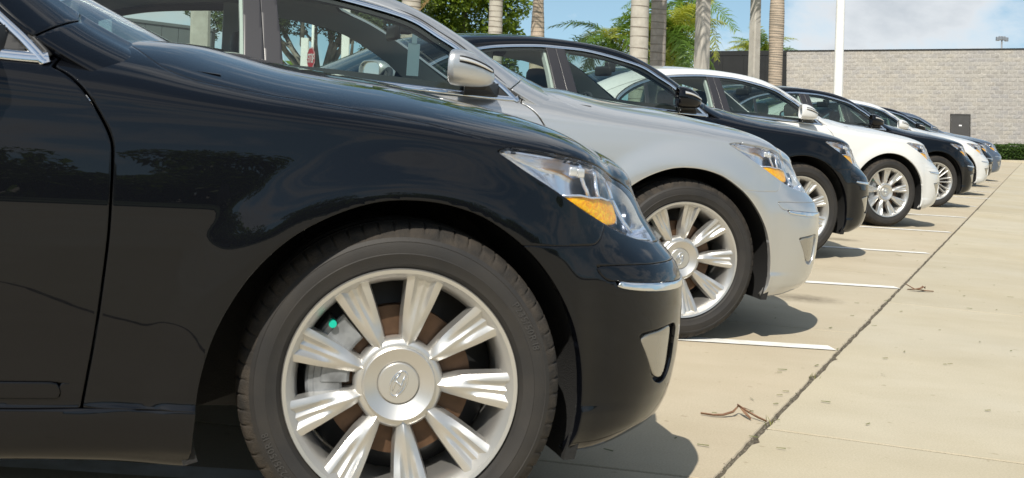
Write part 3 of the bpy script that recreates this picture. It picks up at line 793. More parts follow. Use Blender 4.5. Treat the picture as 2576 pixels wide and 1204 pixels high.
def build_car():
    car = empty('parked_car')
    # ---- painted body
    pm_obj('bonnet', whole(flange(hood, .022, .0025)), PB, car, True)
    bumper_o = pm_obj('front_bumper', whole(flange(bumper, .018)), PB, car, True)
    for side in (1, -1):
        S = (lambda p: p) if side == 1 else mirrored
        pm_obj('front_fender', S(flange(fender, .02, .0018)), PB, car, True)
        df = pm_obj('front_door', S(flange(door_f, .024, .0018)), PB, car, True)
        pm_obj('door_moulding', S(flange(offset(mould, .0035), .014, .002)), PB, df, True)
        dr = pm_obj('rear_door', S(flange(door_r, .024)), PB, car, True)
        pm_obj('sill_panel', S(flange(rocker, .05, .003)), PB, car, True)
        # bumper details
        pm_obj('bumper_insert', S(flange(insert, .008, .0012)), PB, bumper_o, True)
        pm_obj('bumper_strip', S(flange(offset(strip, .004), .010, .0022)), MT['chrome'], bumper_o)
        fp = flange(fog, .001)
        fb = offset(fog, -.014)
        F_in = [(.562, .450), (.63, .459), (.682, .464), (.695, .452), (.692, .372), (.676, .350), (.632, .360), (.606, .385), (.583, .415)]
        plate, rest_f = split(fb, sdist(fb.A[:, 0], fb.A[:, 1], smooth_poly(F_in, 5)))
        # pocket walls join the outline to the recessed floor
        n = vnormals(fog); bd = boundary(fog); k = len(fog.P)
        Pw = np.vstack([fog.P, fog.P-n*.014]); Fw = [(b, a, a+k, b+k) for a, b in bd]
        pocket = PM(Pw, np.vstack([fog.A, fog.A]), [tuple(reversed(f)) for f in Fw]).compact()
        pm_obj('fog_lamp_pocket', S(merged(pocket, rest_f)), PB, bumper_o, True)
        pm_obj('fog_lamp_cover', S(flange(offset(plate, .010), .012, .003)), MT['fog_cover'], bumper_o)
        # handles
        for dpar, hx in ((df, -1.60), (dr, -2.60)):
            mb = MB(); pts = [(hx-.11, .934, .872), (hx-.09, .958, .874), (hx, .964, .872), (hx+.09, .958, .868), (hx+.11, .934, .866)]
            mb.tube([(x, side*(y+.008), z) for x, y, z in pts], [.012, .0135, .014, .0135, .012], 10); mb.build('door_handle', MT['chrome'], dpar)
    pm_obj('rear_body', whole(flange(rear, .02)), PB, car, True)
    pm_obj('boot_lid', whole(flange(trunk, .02)), PB, car, True)
    pm_obj('rear_bumper', whole(flange(rbump, .02)), PB, car, True)
    both('tail_lamp', flange(offset(tail, .002), .02), MT['red'], car)
    # ---- grille and intake behind the opening
    g2 = whole(offset(grille, -.05)); pm_obj('grille', g2, MT['black_plastic'], car)
    mb = MB()
    for zc in np.linspace(.49, .70, 6):
        yy = np.linspace(-.44, .44, 21); xx = .845-.10*(yy/.44)**2*1.2-.02
        mb.tube([(x, y, zc) for x, y in zip(xx, yy)], .009, 6)
    mb.build('grille_bar', MT['chrome'], car)
    pm_obj('air_intake', whole(offset(intake, -.04)), MT['black_plastic'], car)
    # ---- lamps
    for side in (1, -1):
        S = (lambda p: p) if side == 1 else mirrored
        lamp = pm_obj('headlight', S(flange(offset(lens, .001), .012, .002)), MT['lens'], car)
        tr = sdist(lens.A[:, 0], lens.A[:, 1], HEAD)
        n = vnormals(lens); depth = np.clip(-tr*2.2, 0, .055)[:, None]
        bk = PM(lens.P-n*(.008+depth), lens.A, lens.F)
        # dark front third, bright reflector bowl behind
        AMB = [(.335, .7585), (.42, .7585), (.60, .749), (.612, .742), (.60, .712), (.575, .704), (.500, .7035), (.478, .709), (.43, .728)]
        da = sdist(bk.A[:, 0], bk.A[:, 1], AMB)
        _, bowl = split(bk, da)
        pm_obj('lamp_bowl', S(bk), MT['reflector'], lamp)
        am = PM(lens.P-n*.012, lens.A, lens.F); da = sdist(am.A[:, 0], am.A[:, 1], AMB); am, _ = split(am, da)
        da = sdist(am.A[:, 0], am.A[:, 1], [(.42, .5), (.424, .5), (.47, .9), (.466, .9)]); 
        pm_obj('indicator', S(flange(am, .008, .002)), MT['amber'], lamp)
        def onlens(xi, et, dep):
            i = np.argmin((lens.A[:, 0]-xi)**2+(lens.A[:, 1]-et)**2); return lens.P[i]-n[i]*dep, n[i]
        def strut(pts, w, mname, name, dep=.02):
            mb = MB()
            for (xa, ea), (xb, eb) in zip(pts[:-1], pts[1:]):
                K = 5; Q = [onlens(xa+(xb-xa)*i/K, ea+(eb-ea)*i/K, dep)[0] for i in range(K+1)]
                mb.tube([(q[0], side*q[1], q[2]) for q in Q], w, 6)
            mb.build(name, MT[mname], lamp)
        strut([(.40, .832), (.44, .76)], .0045, 'reflector', 'lamp_divider', .016)
        strut([(.50, .818), (.515, .757)], .0045, 'reflector', 'lamp_divider', .016)
        strut([(.33, .764), (.62, .754)], .003, 'reflector', 'lamp_divider', .010)
        strut([(.62, .795), (.66, .68)], .005, 'reflector', 'lamp_divider', .016)
        strut([(.49, .695), (.60, .672), (.75, .662)], .004, 'reflector', 'lamp_divider', .010)
        for xi, et, rad, dep in ((.57, .785, .030, .048), (.74, .715, .036, .050)):
            c, nn = onlens(xi, et, dep)
            fwd = Vector((.9, .3*1, .05)).normalized()
            mb = MB(); mb.lathe([(rad*.99, 0), (rad*1.18, .004), (rad*1.22, .012), (rad*1.10, .016), (rad, .010), (rad*.9, .016), (rad*.6, .024), (rad*.3, .028), (0, .029)], 28)
            q = Vector((0, 1, 0)).rotation_difference(fwd)
            V = []
            for v in mb.V:
                w = q @ Vector(v); V.append((c[0]+w.x, side*(c[1]+w.y), c[2]+w.z))
            mb.V = V; mb.build('projector_lamp', MT['bezel'], lamp, True, 45)
        mb = MB()
        for xi, et in ((.375, .815), (.405, .812)):
            c, nn = onlens(xi, et, .014); a = Vector((c[0], side*c[1], c[2]))
            mb.box((a.x-.009, a.y-.005, a.z-.010), (a.x+.009, a.y+.005, a.z+.010), 0, .003)
        mb.build('marker_reflector', MT['clear_lamp'], lamp)
    # ---- greenhouse
    roof_o = pm_obj('roof', whole(flange(shell, .012)), PB, car, True)
    both('pillar_foot', flange(pil_foot, .012), PB, roof_o, True)
    pm_obj('windscreen', whole(offset(ws, -.003)), MT['windscreen'], car)
    pm_obj('rear_window', whole(offset(bkl, -.003)), MT['glass'], car)
    # headliner and inner pillars follow the shell
    d = sdist(shell.A[:, 0], shell.A[:, 1], [(.9, -1), (9.3, -1), (9.3, 2), (.9, 2)])
    hl, _ = split(shell, d)
    hin = offset(hl, -.030); hin = PM(hin.P, hin.A, [tuple(reversed(f)) for f in hin.F])
    pm_obj('headlining', whole(hin), MT['trim_grey'], car); TRIM.add('headlining')
    for side in (1, -1):
        S = (lambda p: p) if side == 1 else mirrored
        V, Fc = strip_along(DLO, 0, .021, .007)
        mb = MB(); mb.add([(x, side*y, z) for x, y, z in V], Fc); mb.build('window_trim', MT['chrome'], car, True, 50)
        pm_obj('door_pillar', S(flange(offset(pillar_f, .003), .02, .002)), MT['satin'], car)
        pm_obj('door_pillar', S(flange(offset(pillar_r, .003), .02, .002)), MT['satin'], car)
        pm_obj('window_divider', S(flange(offset(quarter_bar, .002), .01, .0015)), MT['satin'], car)
        pm_obj('mirror_sail', S(flange(offset(sail_f, .001), .01, .0015)), MT['black_plastic'], car)
        pm_obj('side_window', S(offset(glass_f, -.006)), MT['glass'], car)
        pm_obj('side_window', S(offset(glass_r, -.006)), MT['glass'], car)
        pm_obj('side_window', S(offset(glass_q, -.004)), MT['glass'], car)
        pm_obj('rear_pillar', S(flange(cpil, .01)), PB, car, True)
        # dark seal between the bright trim and the roof rail, and inner window frames
        mb = MB(); dl2 = [p for p in DLO if p[1] > 1.045]
        pts = []
        for (x, z) in inset_poly(DLO, -.004):
            if z > 1.05 or x > -.86 and z > .985: pts.append((x, side*(gside(x, z)-.004), z))
        i0 = int(np.argmax([p[0] for p in pts])); pts = pts[i0:]+pts[:i0]
        mb.tube(pts, .007, 6); mb.build('window_seal', MT['black_plastic'], car)
        fr_out = inset_poly(DLO, .010); mb = MB(); V = []; Fz = []; nn = len(fr_out); fi = inset_poly(DLO, .046)
        for i in range(nn):
            for (x, z), dy in ((fr_out[i], -.012), (fi[i], -.012), (fi[i], -.05), (fr_out[i], -.05)): V.append((x, side*(gside(x, z)+dy), z))
        for i in range(nn):
            j = (i+1) % nn
            for q in range(4): Fz.append((i*4+q, j*4+q, j*4+(q+1) % 4, i*4+(q+1) % 4))
        mb.add(V, Fz); mb.build('window_frame', MT['black_plastic'], car, True, 40)
        # inner B pillar
        mb = MB(); mb.add([(x, side*(gside(x, z)-dy), z) for z, x0, x1 in ((.95, -1.93, -1.76), (1.2, -1.935, -1.80), (1.40, -1.945, -1.83)) for x, dy in ((x0, .03), (x1, .03), (x1, .085), (x0, .085))],
                          [(i*4+q, i*4+(q+1) % 4, (i+1)*4+(q+1) % 4, (i+1)*4+q) for i in range(2) for q in range(4)])
        mb.build('inner_pillar', MT['trim_grey'], car, False)
    # inner trim of the windscreen pillars
    for side in (1, -1):
        uq = np.linspace(.75, 4.6, 18); w = nspline(U_ST, W_XZ, uq); T = nspline(U_ST, T_P, uq); V = []
        for (wx, wz), (tx, ty_, tz) in zip(w, T):
            wy = gside(np.array([wx]), np.array([wz]))[0]
            V += [(wx-.012, side*(wy-.035), wz-.050), (wx-.004, side*(wy-.075), wz-.030), (tx-.006, side*(ty_-.060), tz-.034), (tx+.014, side*(ty_-.085), tz-.020)]
        mb = MB(); mb.add(V, [(i*4+q, i*4+q+1, (i+1)*4+q+1, (i+1)*4+q) for i in range(17) for q in range(3)])
        mb.build('pillar_trim', MT['trim_grey'], car, True)
    # ---- door mirrors
    for side in (1, -1):
        secs = [(-1.094, 1.095, .066, 1.012, .098), (-1.088, 1.0955, .072, 1.012, .104), (-1.070, 1.096, .0745, 1.012, .106), (-1.04, 1.095, .0745, 1.011, .105), (-1.005, 1.090, .070, 1.008, .102), (-.970, 1.082, .061, 1.003, .095), (-.940, 1.073, .048, .997, .083), (-.918, 1.066, .033, .992, .064), (-.905, 1.062, .016, .988, .036), (-.901, 1.060, .002, .986, .006)]
        V = []; F_ = []; nn = 36; ex = 2/3.2
        for x, zc, hz, yc, hy in secs:
            for j in range(nn):
                a = 2*math.pi*j/nn; c, s_ = math.cos(a), math.sin(a)
                zz_ = zc+hz*math.copysign(abs(s_)**ex, s_)
                if s_ < 0: zz_ += .012*(1-min(1, (x+1.094)/.1))*0
                yy_ = yc+hy*math.copysign(abs(c)**ex, c); fr_ = max(0, min(1, (-.93-x)/.16))
                V.append((x-.006-(yy_-1.012)*.42*fr_+.012*fr_, side*yy_, zz_))
        k = len(secs)
        for i in range(k-1):
            for j in range(nn): F_.append((i*nn+j, i*nn+(j+1) % nn, (i+1)*nn+(j+1) % nn, (i+1)*nn+j))
        # rim turned in around the glass
        b = len(V)
        for f_, dx_ in ((.93, .004), (.90, .022)):
            for j in range(nn):
                x, y, z = V[j]; V.append((x+dx_, side*(1.012)+(y-side*1.012)*f_, 1.095+(z-1.095)*f_))
        for j in range(nn):
            F_.append((j, b+j, b+(j+1) % nn, (j+1) % nn)); F_.append((b+j, b+nn+j, b+nn+(j+1) % nn, b+(j+1) % nn))
        mb = MB(); mb.add(V, F_); PAINT.add('mirror_housing'); mh = mb.build('mirror_housing', PB, car, True, 60)
        mb = MB(); mb.add([V[b+nn+j] for j in range(nn)], [tuple(range(nn))]); mb.build('mirror_glass', MT['mirror'], mh, False)
        # turn lamp let into the outer face
        lp = []; 
        def onm(x, z):
            i = 0
            xs = [s[0] for s in secs]; zc = np.interp(x, xs, [s[1] for s in secs]); hz = np.interp(x, xs, [s[2] for s in secs]); yc = np.interp(x, xs, [s[3] for s in secs]); hy = np.interp(x, xs, [s[4] for s in secs])
            q = min(.98, abs(z-zc)/hz); return yc+hy*(1-q**3.2)**(1/3.2)
        V2 = []; K = 16
        for i in range(K+1):
            t = i/K; x = -1.085+.150*t; z0 = 1.128-.040*t**1.6; hh = .0105*(1-.45*t)
            for e in (-1, -.6, .6, 1):
                z = z0+e*hh; V2.append((x, side*(onm(x, z)+(.0035 if abs(e) < 1 else -.004)), z))
        F2 = [(i*4+q, i*4+q+1, i*4+q+5, i*4+q+4) for i in range(K) for q in range(3)]
        V4 = []
        for i in range(K+1):
            t = i/K; x = -1.092+.164*t; z0 = 1.1285-.040*t**1.6; hh = .0165*(1-.40*t)
            for e in (-1, -.8, .8, 1): z = z0+e*hh; V4.append((x, side*(onm(x, z)+(.0016 if abs(e) < 1 else -.004)), z))
        mb = MB(); mb.add(V4, F2); mb.build('lamp_surround', MT['black_plastic'], mh, True)
        mb = MB(); mb.add(V2, F2); mb.build('turn_lamp', MT['clear_lamp'], mh, True)
        mb = MB(); A_ = [(-1.03, .985, 1.024), (-.93, .985, 1.024), (-.90, .93, 1.018), (-.86, .872, 1.016), (-.86, .866, .985), (-.985, .868, .982), (-1.0, .92, .992), (-1.02, .985, 1.008)]
        top = [(-1.02, .99, 1.032), (-.925, .985, 1.034), (-.885, .925, 1.038), (-.85, .868, 1.045), (-1.0, .868, 1.035)]
        bot = [(-1.02, .97, 1.012), (-.935, .965, 1.012), (-.88, .92, .998), (-.845, .872, .982), (-1.0, .874, .980)]
        V3 = [(x, side*y, z) for x, y, z in top+bot]; n5 = 5
        mb.add(V3, [tuple(range(5)), tuple(range(9, 4, -1))]+[(i, (i+1) % 5, 5+(i+1) % 5, 5+i) for i in range(5)])
        mb.build('mirror_arm', MT['black_plastic'], mh, False)
    # ---- arch liners, floor
    for side in (1, -1):
        for cx, r, x0, x1 in ((-.025, .43, -.2, 3.35), (-2.96, .425, -.2, 3.35)):
            mb = MB(); V = []; K = 42; aa = np.linspace(-.22, math.pi+.35, K-1)
            fr = cx > -1
            for i in range(K):
                a = aa[max(0, i-1)]
                for rr, y in ((r+.022, .905), (r-.008, .912), (r-.004, .86), (r, .60), (r, .52), (.0, .52)):
                    x = cx+rr*math.cos(a); z = .335+rr*math.sin(a); yy = y
                    if i == 0: z = .185; x = cx+rr*math.cos(a)-.012*(rr > 0)
                    if fr and math.cos(a) > .2 and y > .8: yy = y-.014*max(0, math.cos(a))**2
                    V.append((x, side*yy, z))
            Fl = [(i*6+q, i*6+q+1, (i+1)*6+q+1, (i+1)*6+q) for i in range(K-1) for q in range(5)]
            mb.add(V, Fl); mb.build('arch_liner', MT['liner'], car, True, 50)
    mb = MB()
    mb.box((-2.45, -.80, .20), (-.50, .80, .24)); mb.box((-.52, -.50, .20), (.60, .50, .30)); mb.box((.395, -.80, .205), (.50, .80, .214)); mb.box((.499, -.64, .216), (.66, .64, .224)); mb.box((-4.0, -.5, .28), (-2.45, .5, .32))
    mb.build('underbody', MT['black_plastic'], car, False)
    # ---- cabin
    mb = MB()
    for s in (1, -1):
        prof = [(.30, .80), (.60, .83), (.86, .845), (.935, .85), (.955, .83)]
        V = [(x, s*y, z) for x in (-3.30, -2.7, -1.8, -.72) for z, y in prof]
        mb.add(V, [(i*5+q, i*5+q+1, (i+1)*5+q+1, (i+1)*5+q) for i in range(3) for q in range(4)])
    mb.add([(-3.3, -.80, .30), (-.5, -.80, .30), (-.5, .80, .30), (-3.3, .80, .30)], [(0, 1, 2, 3)])
    mb.add([(-3.05, -.82, .96), (-3.62, -.62, 1.02), (-3.62, .62, 1.02), (-3.05, .82, .96)], [(0, 1, 2, 3)])
    mb.build('cabin_lining', MT['trim_dark'], car, False)
    mb = MB()
    ys = np.linspace(-.80, .80, 17); V = []
    prof = [(-.44, 1.0, 0), (-.60, 1.015, 0), (-.80, 1.02, .5), (-.95, 1.005, 1), (-1.02, .95, 1), (-1.0, .82, .6), (-.92, .60, 0)]
    for y in ys:
        hump = .035*math.exp(-((y-.38)/.24)**2)
        taper = .10*max(0, (abs(y)-.62)/.18)
        for x, z, h in prof: V.append((x+taper*.3, y, z+hump*h-taper*.25))
    mb.add(V, [(i*7+q, i*7+q+1, (i+1)*7+q+1, (i+1)*7+q) for i in range(16) for q in range(6)])
    mb.build('dashboard', MT['trim_dark'], car, True, 50)
    def seat(x, y, name, w=.27):
        mb = MB(); V = []
        S_ = [(0, .42, w*.93, .10), (.05, .50, w, .12), (.10, .70, w, .13), (.17, .92, w*.92, .12), (.205, 1.02, w*.80, .10), (.215, 1.06, w*.60, .07)]
        for dx_, z, hw, th_ in S_:
            for j in range(20):
                a = 2*math.pi*j/20; V.append((x-dx_+th_*.62*math.copysign(abs(math.cos(a))**.7, math.cos(a)), y+hw*math.copysign(abs(math.sin(a))**.62, math.sin(a)), z))
        k = len(S_); mb.add(V, [(i*20+j, i*20+(j+1) % 20, (i+1)*20+(j+1) % 20, (i+1)*20+j) for i in range(k-1) for j in range(20)]+[tuple((k-1)*20+j for j in range(20))])
        mb.box((x-.05, y-w, .33), (x+.48, y+w, .50), 0, .06)
        for yy in (-.05, .05): mb.tube([(x-.215, y+yy, 1.04), (x-.225, y+yy, 1.12)], .006, 6)
        H = [(.0, 1.075, .10, .045), (.0, 1.09, .125, .06), (-.002, 1.15, .135, .066), (-.006, 1.21, .125, .060), (-.01, 1.235, .10, .045), (-.012, 1.243, .06, .02)]
        V = []
        for dx_, z, hw, th_ in H:
            for j in range(20):
                a = 2*math.pi*j/20; V.append((x-.225+dx_+th_*math.cos(a), y+hw*math.copysign(abs(math.sin(a))**.7, math.sin(a)), z))
        k = len(H); mb.add(V, [(i*20+j, i*20+(j+1) % 20, (i+1)*20+(j+1) % 20, (i+1)*20+j) for i in range(k-1) for j in range(20)]+[tuple((k-1)*20+j for j in range(20)), tuple(range(19, -1, -1))])
        TRIM.add(name); return mb.build(name, MT['trim_dark'], car, True, 60)
    seat(-1.62, -.37, 'front_seat'); seat(-1.62, .37, 'front_seat')
    for y in (-.40, .40): seat(-2.62, y, 'rear_seat', .34)
    mb = MB(); c = Vector((-1.17, .37, .93)); ax = Vector((-.92, 0, .42)).normalized(); u = Vector((0, 1, 0)); v = ax.cross(u)
    mb.tube([c+u*.19*math.cos(a)+v*.19*math.sin(a) for a in np.linspace(0, 2*math.pi, 40, endpoint=False)], .015, 8, closed=True)
    mb.tube([c-u*.18, c+ax*-.03, c+u*.18], .016, 6); mb.tube([c-ax*.03, c-ax*.25], .05, 8); mb.tube([c-v*.18, c-ax*.02], .016, 6)
    mb.build('steering_wheel', MT['trim_dark'], car)
    mb = MB(); mb.box((-1.165, -.125, 1.235), (-1.135, .125, 1.310), 0, .018); mb.box((-1.13, -.03, 1.27), (-1.06, .03, 1.345), 0, .012)
    mb.build('rear_view_mirror', MT['black_plastic'], car)
    # ---- wheels
    for x, is_rear in ((0, False), (-2.935, True)):
        for side in (1, -1):
            build_wheel(car, (x, side*.922, .346), side, is_rear, 0, 0.0 if not is_rear else .3)
    return car
# ------------------------------------------------------------------ ground
def concrete_mat(name, ca, cb):
    m, t, o = mat(name)
    b = N(t, 'ShaderNodeBsdfPrincipled'); Lk(t, b.outputs[0], o.inputs[0]); b.inputs['Roughness'].default_value = .88; b.inputs['Specular IOR Level'].default_value = .25
    g = N(t, 'ShaderNodeNewGeometry')
    def noise(scale, det, rough=.55, stretch=None):
        n = N(t, 'ShaderNodeTexNoise'); n.inputs['Scale'].default_value = scale; n.inputs['Detail'].default_value = det; n.inputs['Roughness'].default_value = rough
        if stretch:
            mp = N(t, 'ShaderNodeMapping'); mp.inputs['Scale'].default_value = stretch; mp.inputs['Rotation'].default_value = (0, 0, .3); Lk(t, g.outputs['Position'], mp.inputs[0]); Lk(t, mp.outputs[0], n.inputs['Vector'])
        else: Lk(t, g.outputs['Position'], n.inputs['Vector'])
        return n.outputs['Fac']
    def ramp(fac, a, b_, c0, c1):
        r = N(t, 'ShaderNodeValToRGB'); r.color_ramp.elements[0].position = a; r.color_ramp.elements[0].color = (*c0, 1); r.color_ramp.elements[1].position = b_; r.color_ramp.elements[1].color = (*c1, 1); Lk(t, fac, r.inputs[0]); return r.outputs[0]
    def mul(a, b_, f=1.0):
        x = N(t, 'ShaderNodeMixRGB', blend_type='MULTIPLY'); x.inputs[0].default_value = f; Lk(t, a, x.inputs[1]); Lk(t, b_, x.inputs[2]); return x.outputs[0]
    base = ramp(noise(.55, 5), .35, .68, ca, cb)
    tint = N(t, 'ShaderNodeObjectInfo')
    big = ramp(noise(1.6, 7, .62), .30, .62, (.90, .89, .865), (1, 1, 1))
    streak = ramp(noise(1.0, 6, .6, (1.0, 4.5, 1)), .32, .62, (.965, .96, .95), (1, 1, 1))
    grain = ramp(noise(170, 3, .7), .25, .75, (.80, .80, .79), (1.10, 1.10, 1.10))
    spots = ramp(noise(22, 2, .4), .23, .30, (.72, .70, .66), (1, 1, 1))
    c = mul(mul(mul(mul(base, big), streak), grain), spots, .8)
    rr = ramp(tint.outputs['Random'], 0, 1, (.93, .925, .91), (1.02, 1.02, 1.02)); c = mul(c, rr)
    Lk(t, c, b.inputs['Base Color'])
    bp = N(t, 'ShaderNodeBump'); bp.inputs['Strength'].default_value = .25; bp.inputs['Distance'].default_value = .004
    Lk(t, noise(240, 3, .6), bp.inputs['Height']); Lk(t, bp.outputs[0], b.inputs['Normal'])
    return m
CONC = concrete_mat('concrete', (.49, .43, .31), (.51, .465, .365))
CONC_BAY = concrete_mat('concrete_bays', (.485, .415, .305), (.505, .45, .345))
JOINT = pbr('joint_dirt', (.070, .060, .046), .95, color2=(.14, .12, .09), vscale=28, spec=.1)
EARTH = pbr('open_ground', (.36, .31, .235), .95, color2=(.28, .25, .18), vscale=.3)
o = mesh_obj('ground', [(-500, -500, -.045), (500, -500, -.045), (500, 700, -.045), (-500, 700, -.045)], [(0, 1, 2, 3)], EARTH); tag(o, kind='structure')
pave = mesh_obj('pavement', [(-40, -30, -.0036), (70, -30, -.0036), (70, 75, -.0036), (-40, 75, -.0036)], [(0, 1, 2, 3)], JOINT); tag(pave, kind='structure')
J0 = np.array([1.29, 3.84]); JD = np.array([14.44, 26.48]); JD = JD/np.linalg.norm(JD)
def jpt(y): return J0+JD*((y-J0[1])/JD[1])
r2 = np.random.default_rng(3)
def slab(poly, rough_edges=(), name='slab', m=None):
    """one concrete slab: rounded arris, ragged edge along the main joint"""
    P = [np.array(p, float) for p in poly]; out = []; n = len(P)
    for i in range(n):
        a, b = P[i], P[(i+1) % n]; L = np.linalg.norm(b-a)
        if i in rough_edges and L < 60:
            k = max(2, int(L/.045)); d = (b-a)/L; nn = np.array([-d[1], d[0]]); w = 0
            for j in range(k):
                w = .72*w+r2.normal()*.0022
                chip = .009*max(0, r2.normal()-1.9)
                out.append(a+d*L*j/k+nn*(abs(w)+chip)*(1 if j else 0))
        else: out.append(a)
    c = np.mean(P, axis=0); k = len(out); V = []; 
    for z, ins in ((0, .0035), (-.004, .0005), (-.030, 0)):
        for p in out:
            q = p-(p-c)/(np.linalg.norm(p-c)+1e-9)*ins if ins else p
            V.append((q[0], q[1], z))
    F = [tuple(range(k))]+[(i+lv*k, i+(lv+1)*k, (i+1) % k+(lv+1)*k, (i+1) % k+lv*k) for lv in (0, 1) for i in range(k)]
    me = mesh_obj(name, V, F, m or CONC, pave, False)
    return me
GAP = .0045
ex = np.array([math.cos(math.radians(18)), -math.sin(math.radians(18))])        # cross joints of the lane
wl_ = np.array([math.cos(math.radians(10)), -math.sin(math.radians(10))])       # cross joints under the cars
nrm = np.array([JD[1], -JD[0]])
ys = [-14.0]+[3.84+3.03*k for k in range(22)]
for y0, y1 in zip(ys[:-1], ys[1:]):
    a, b = jpt(y0)+nrm*GAP, jpt(y1)+nrm*GAP
    g = JD*.008
    p = [a+g, a+ex*7.2+g, b+ex*7.2-g, b-g]
    slab(p, (3,) if y0 < 20 else ())
    p = [a+ex*7.212+g, a+ex*34+g, b+ex*34-g, b+ex*7.212-g]
    slab(p)
ysl = [-14.0]+[3.25+2.5*k for k in range(26)]
for y0, y1 in zip(ysl[:-1], ysl[1:]):
    a, b = jpt(y0)-nrm*GAP, jpt(y1)-nrm*GAP; g = JD*.006
    p = [b-g, b-wl_*6.5-g, a-wl_*6.5+g, a+g]
    slab(p, (3,) if y0 < 20 else (), m=CONC_BAY)
    slab([b-wl_*6.512-g, b-wl_*34-g, a-wl_*34+g, a-wl_*6.512+g], m=CONC_BAY)
# painted bay lines, 4 mm above the slabs
PAINTW = pbr('road_paint', (.80, .80, .77), .7, color2=(.66, .64, .58), vscale=14, detail=8)
for k, (y, x1) in enumerate([(3.02, .72), (5.305, 2.05), (7.53, 3.28), (9.85, 4.52), (12.16, 5.79), (14.56, 7.1), (17.02, 8.44), (19.5, 9.87), (21.95, 11.13), (24.22, 12.38), (26.8, 13.8)]):
    V = []; n = 40
    for i in range(n+1):
        x = x1-5.6+5.6*i/n
        V += [(x, y-.048+r2.normal()*.0015, .004), (x, y+.048+r2.normal()*.0015, .004)]
    F = [(2*i, 2*i+2, 2*i+3, 2*i+1) for i in range(n)]
    o = mesh_obj('bay_line', V, F, PAINTW, pave)
# litter
BROWN = pbr('dry_leaf', (.13, .062, .032), .75, color2=(.24, .14, .08), vscale=40)
GREENL = pbr('grass_clipping', (.085, .11, .03), .7, color2=(.18, .16, .07), vscale=60)
def leaf_strip(pts, w, h=.01):
    mb = MB(); n = len(pts); V = []
    for i, (x, y, z) in enumerate(pts):
        a = pts[max(i-1, 0)]; b = pts[min(i+1, n-1)]; d = np.array([b[0]-a[0], b[1]-a[1]]); d = d/(np.linalg.norm(d)+1e-9)
        ww = w*math.sin(math.pi*(i+.35)/(n-.3)); V += [(x-d[1]*ww, y+d[0]*ww, z+.006), (x, y, z), (x+d[1]*ww, y-d[0]*ww, z+.005)]
    F = [(3*i+q, 3*i+q+1, 3*i+q+4, 3*i+q+3) for i in range(n-1) for q in (0, 1)]
    F += [tuple(reversed(f)) for f in F] if False else []
    return mb.add(V, F)
mb = leaf_strip([(1.12, 3.955, .004), (1.155, 3.935, .005), (1.19, 3.94, .006), (1.225, 3.955, .014), (1.25, 3.99, .024)], .006)
m2 = leaf_strip([(1.245, 3.985, .032), (1.27, 3.96, .018), (1.295, 3.93, .008), (1.315, 3.90, .004)], .004); mb.add(m2.V, m2.F)
m2 = leaf_strip([(1.25, 3.98, .028), (1.262, 3.955, .012), (1.27, 3.92, .004)], .006); mb.add(m2.V, m2.F)
mb.tube([(1.245, 3.985, .03), (1.275, 4.0, .022), (1.31, 4.03, .006)], [.0016, .0012, .0008], 5)
o = mb.build('dry_leaf', BROWN); tag(o, 'curled reddish brown dry palm leaf beside the pavement joint near the black car', 'leaf')
mb = leaf_strip([(3.30, 7.43, .006), (3.33, 7.40, .012), (3.37, 7.40, .02), (3.40, 7.43, .03), (3.42, 7.46, .012)], .010)
m2 = leaf_strip([(3.31, 7.47, .03), (3.35, 7.45, .008), (3.40, 7.42, .005), (3.45, 7.41, .006)], .010); mb.add(m2.V, m2.F)
o = mb.build('dry_leaf', BROWN); tag(o, 'small rust coloured curled leaf on the open lane right of the joint', 'leaf')
mb = MB()
for i in range(150):
    y = 2.6+abs(r2.normal())*4.5; side = r2.random()
    x = jpt(y)[0]+(-.9+4.2*r2.random()) if side > .3 else jpt(y)[0]+r2.normal()*.25
    a = r2.normal()*.9+.1; L = .005+.013*r2.random(); w = .0014+.0016*r2.random(); c, s = math.cos(a), math.sin(a)
    V = [(x-c*L+s*w, y-s*L-c*w, .005), (x+c*L+s*w, y+s*L-c*w, .006), (x+c*L-s*w, y+s*L+c*w, .008), (x-c*L-s*w, y-s*L+c*w, .006)]
    mb.add(V, [(0, 1, 2, 3)])
o = mb.build('grass_clippings', GREENL); tag(o, 'loose grass clippings and dry bits scattered over the concrete', 'clippings', kind='stuff')
mb = MB()
for i in range(900):
    y = 2.5+18*r2.random()**1.8; p = jpt(y)+nrm*r2.normal()*.006; s = .0025+.004*r2.random()
    V = [(p[0]+s*q[0], p[1]+s*q[1], -.003+s*q[2]*1.0) for q in ((1, 0, 0), (-.5, .87, 0), (-.5, -.87, 0), (0, 0, 1))]
    mb.add(V, [(0, 1, 3), (1, 2, 3), (2, 0, 3)])
o = mb.build('joint_grit', pbr('grit', (.20, .17, .13), .9, color2=(.08, .075, .05), vscale=50)); tag(o, 'grit lying in the long pavement joint', 'grit', kind='stuff')
mb = MB()
for y in (3.90, 4.66):
    p = jpt(y)
    for i in range(6):
        a = 6.28*r2.random(); L = .012+.018*r2.random(); b = p+np.array([r2.normal()*.008, r2.normal()*.02])
        mb.add([(b[0]-.0015, b[1], -.005), (b[0]+.0015, b[1], -.005), (b[0]+math.cos(a)*L*.7, b[1]+math.sin(a)*L*.7, L)], [(0, 1, 2)])
o = mb.build('weeds', pbr('weed', (.10, .13, .03), .7, color2=(.22, .20, .05), vscale=30)); tag(o, 'tiny weeds sprouting from the pavement joint', 'weeds', kind='stuff')

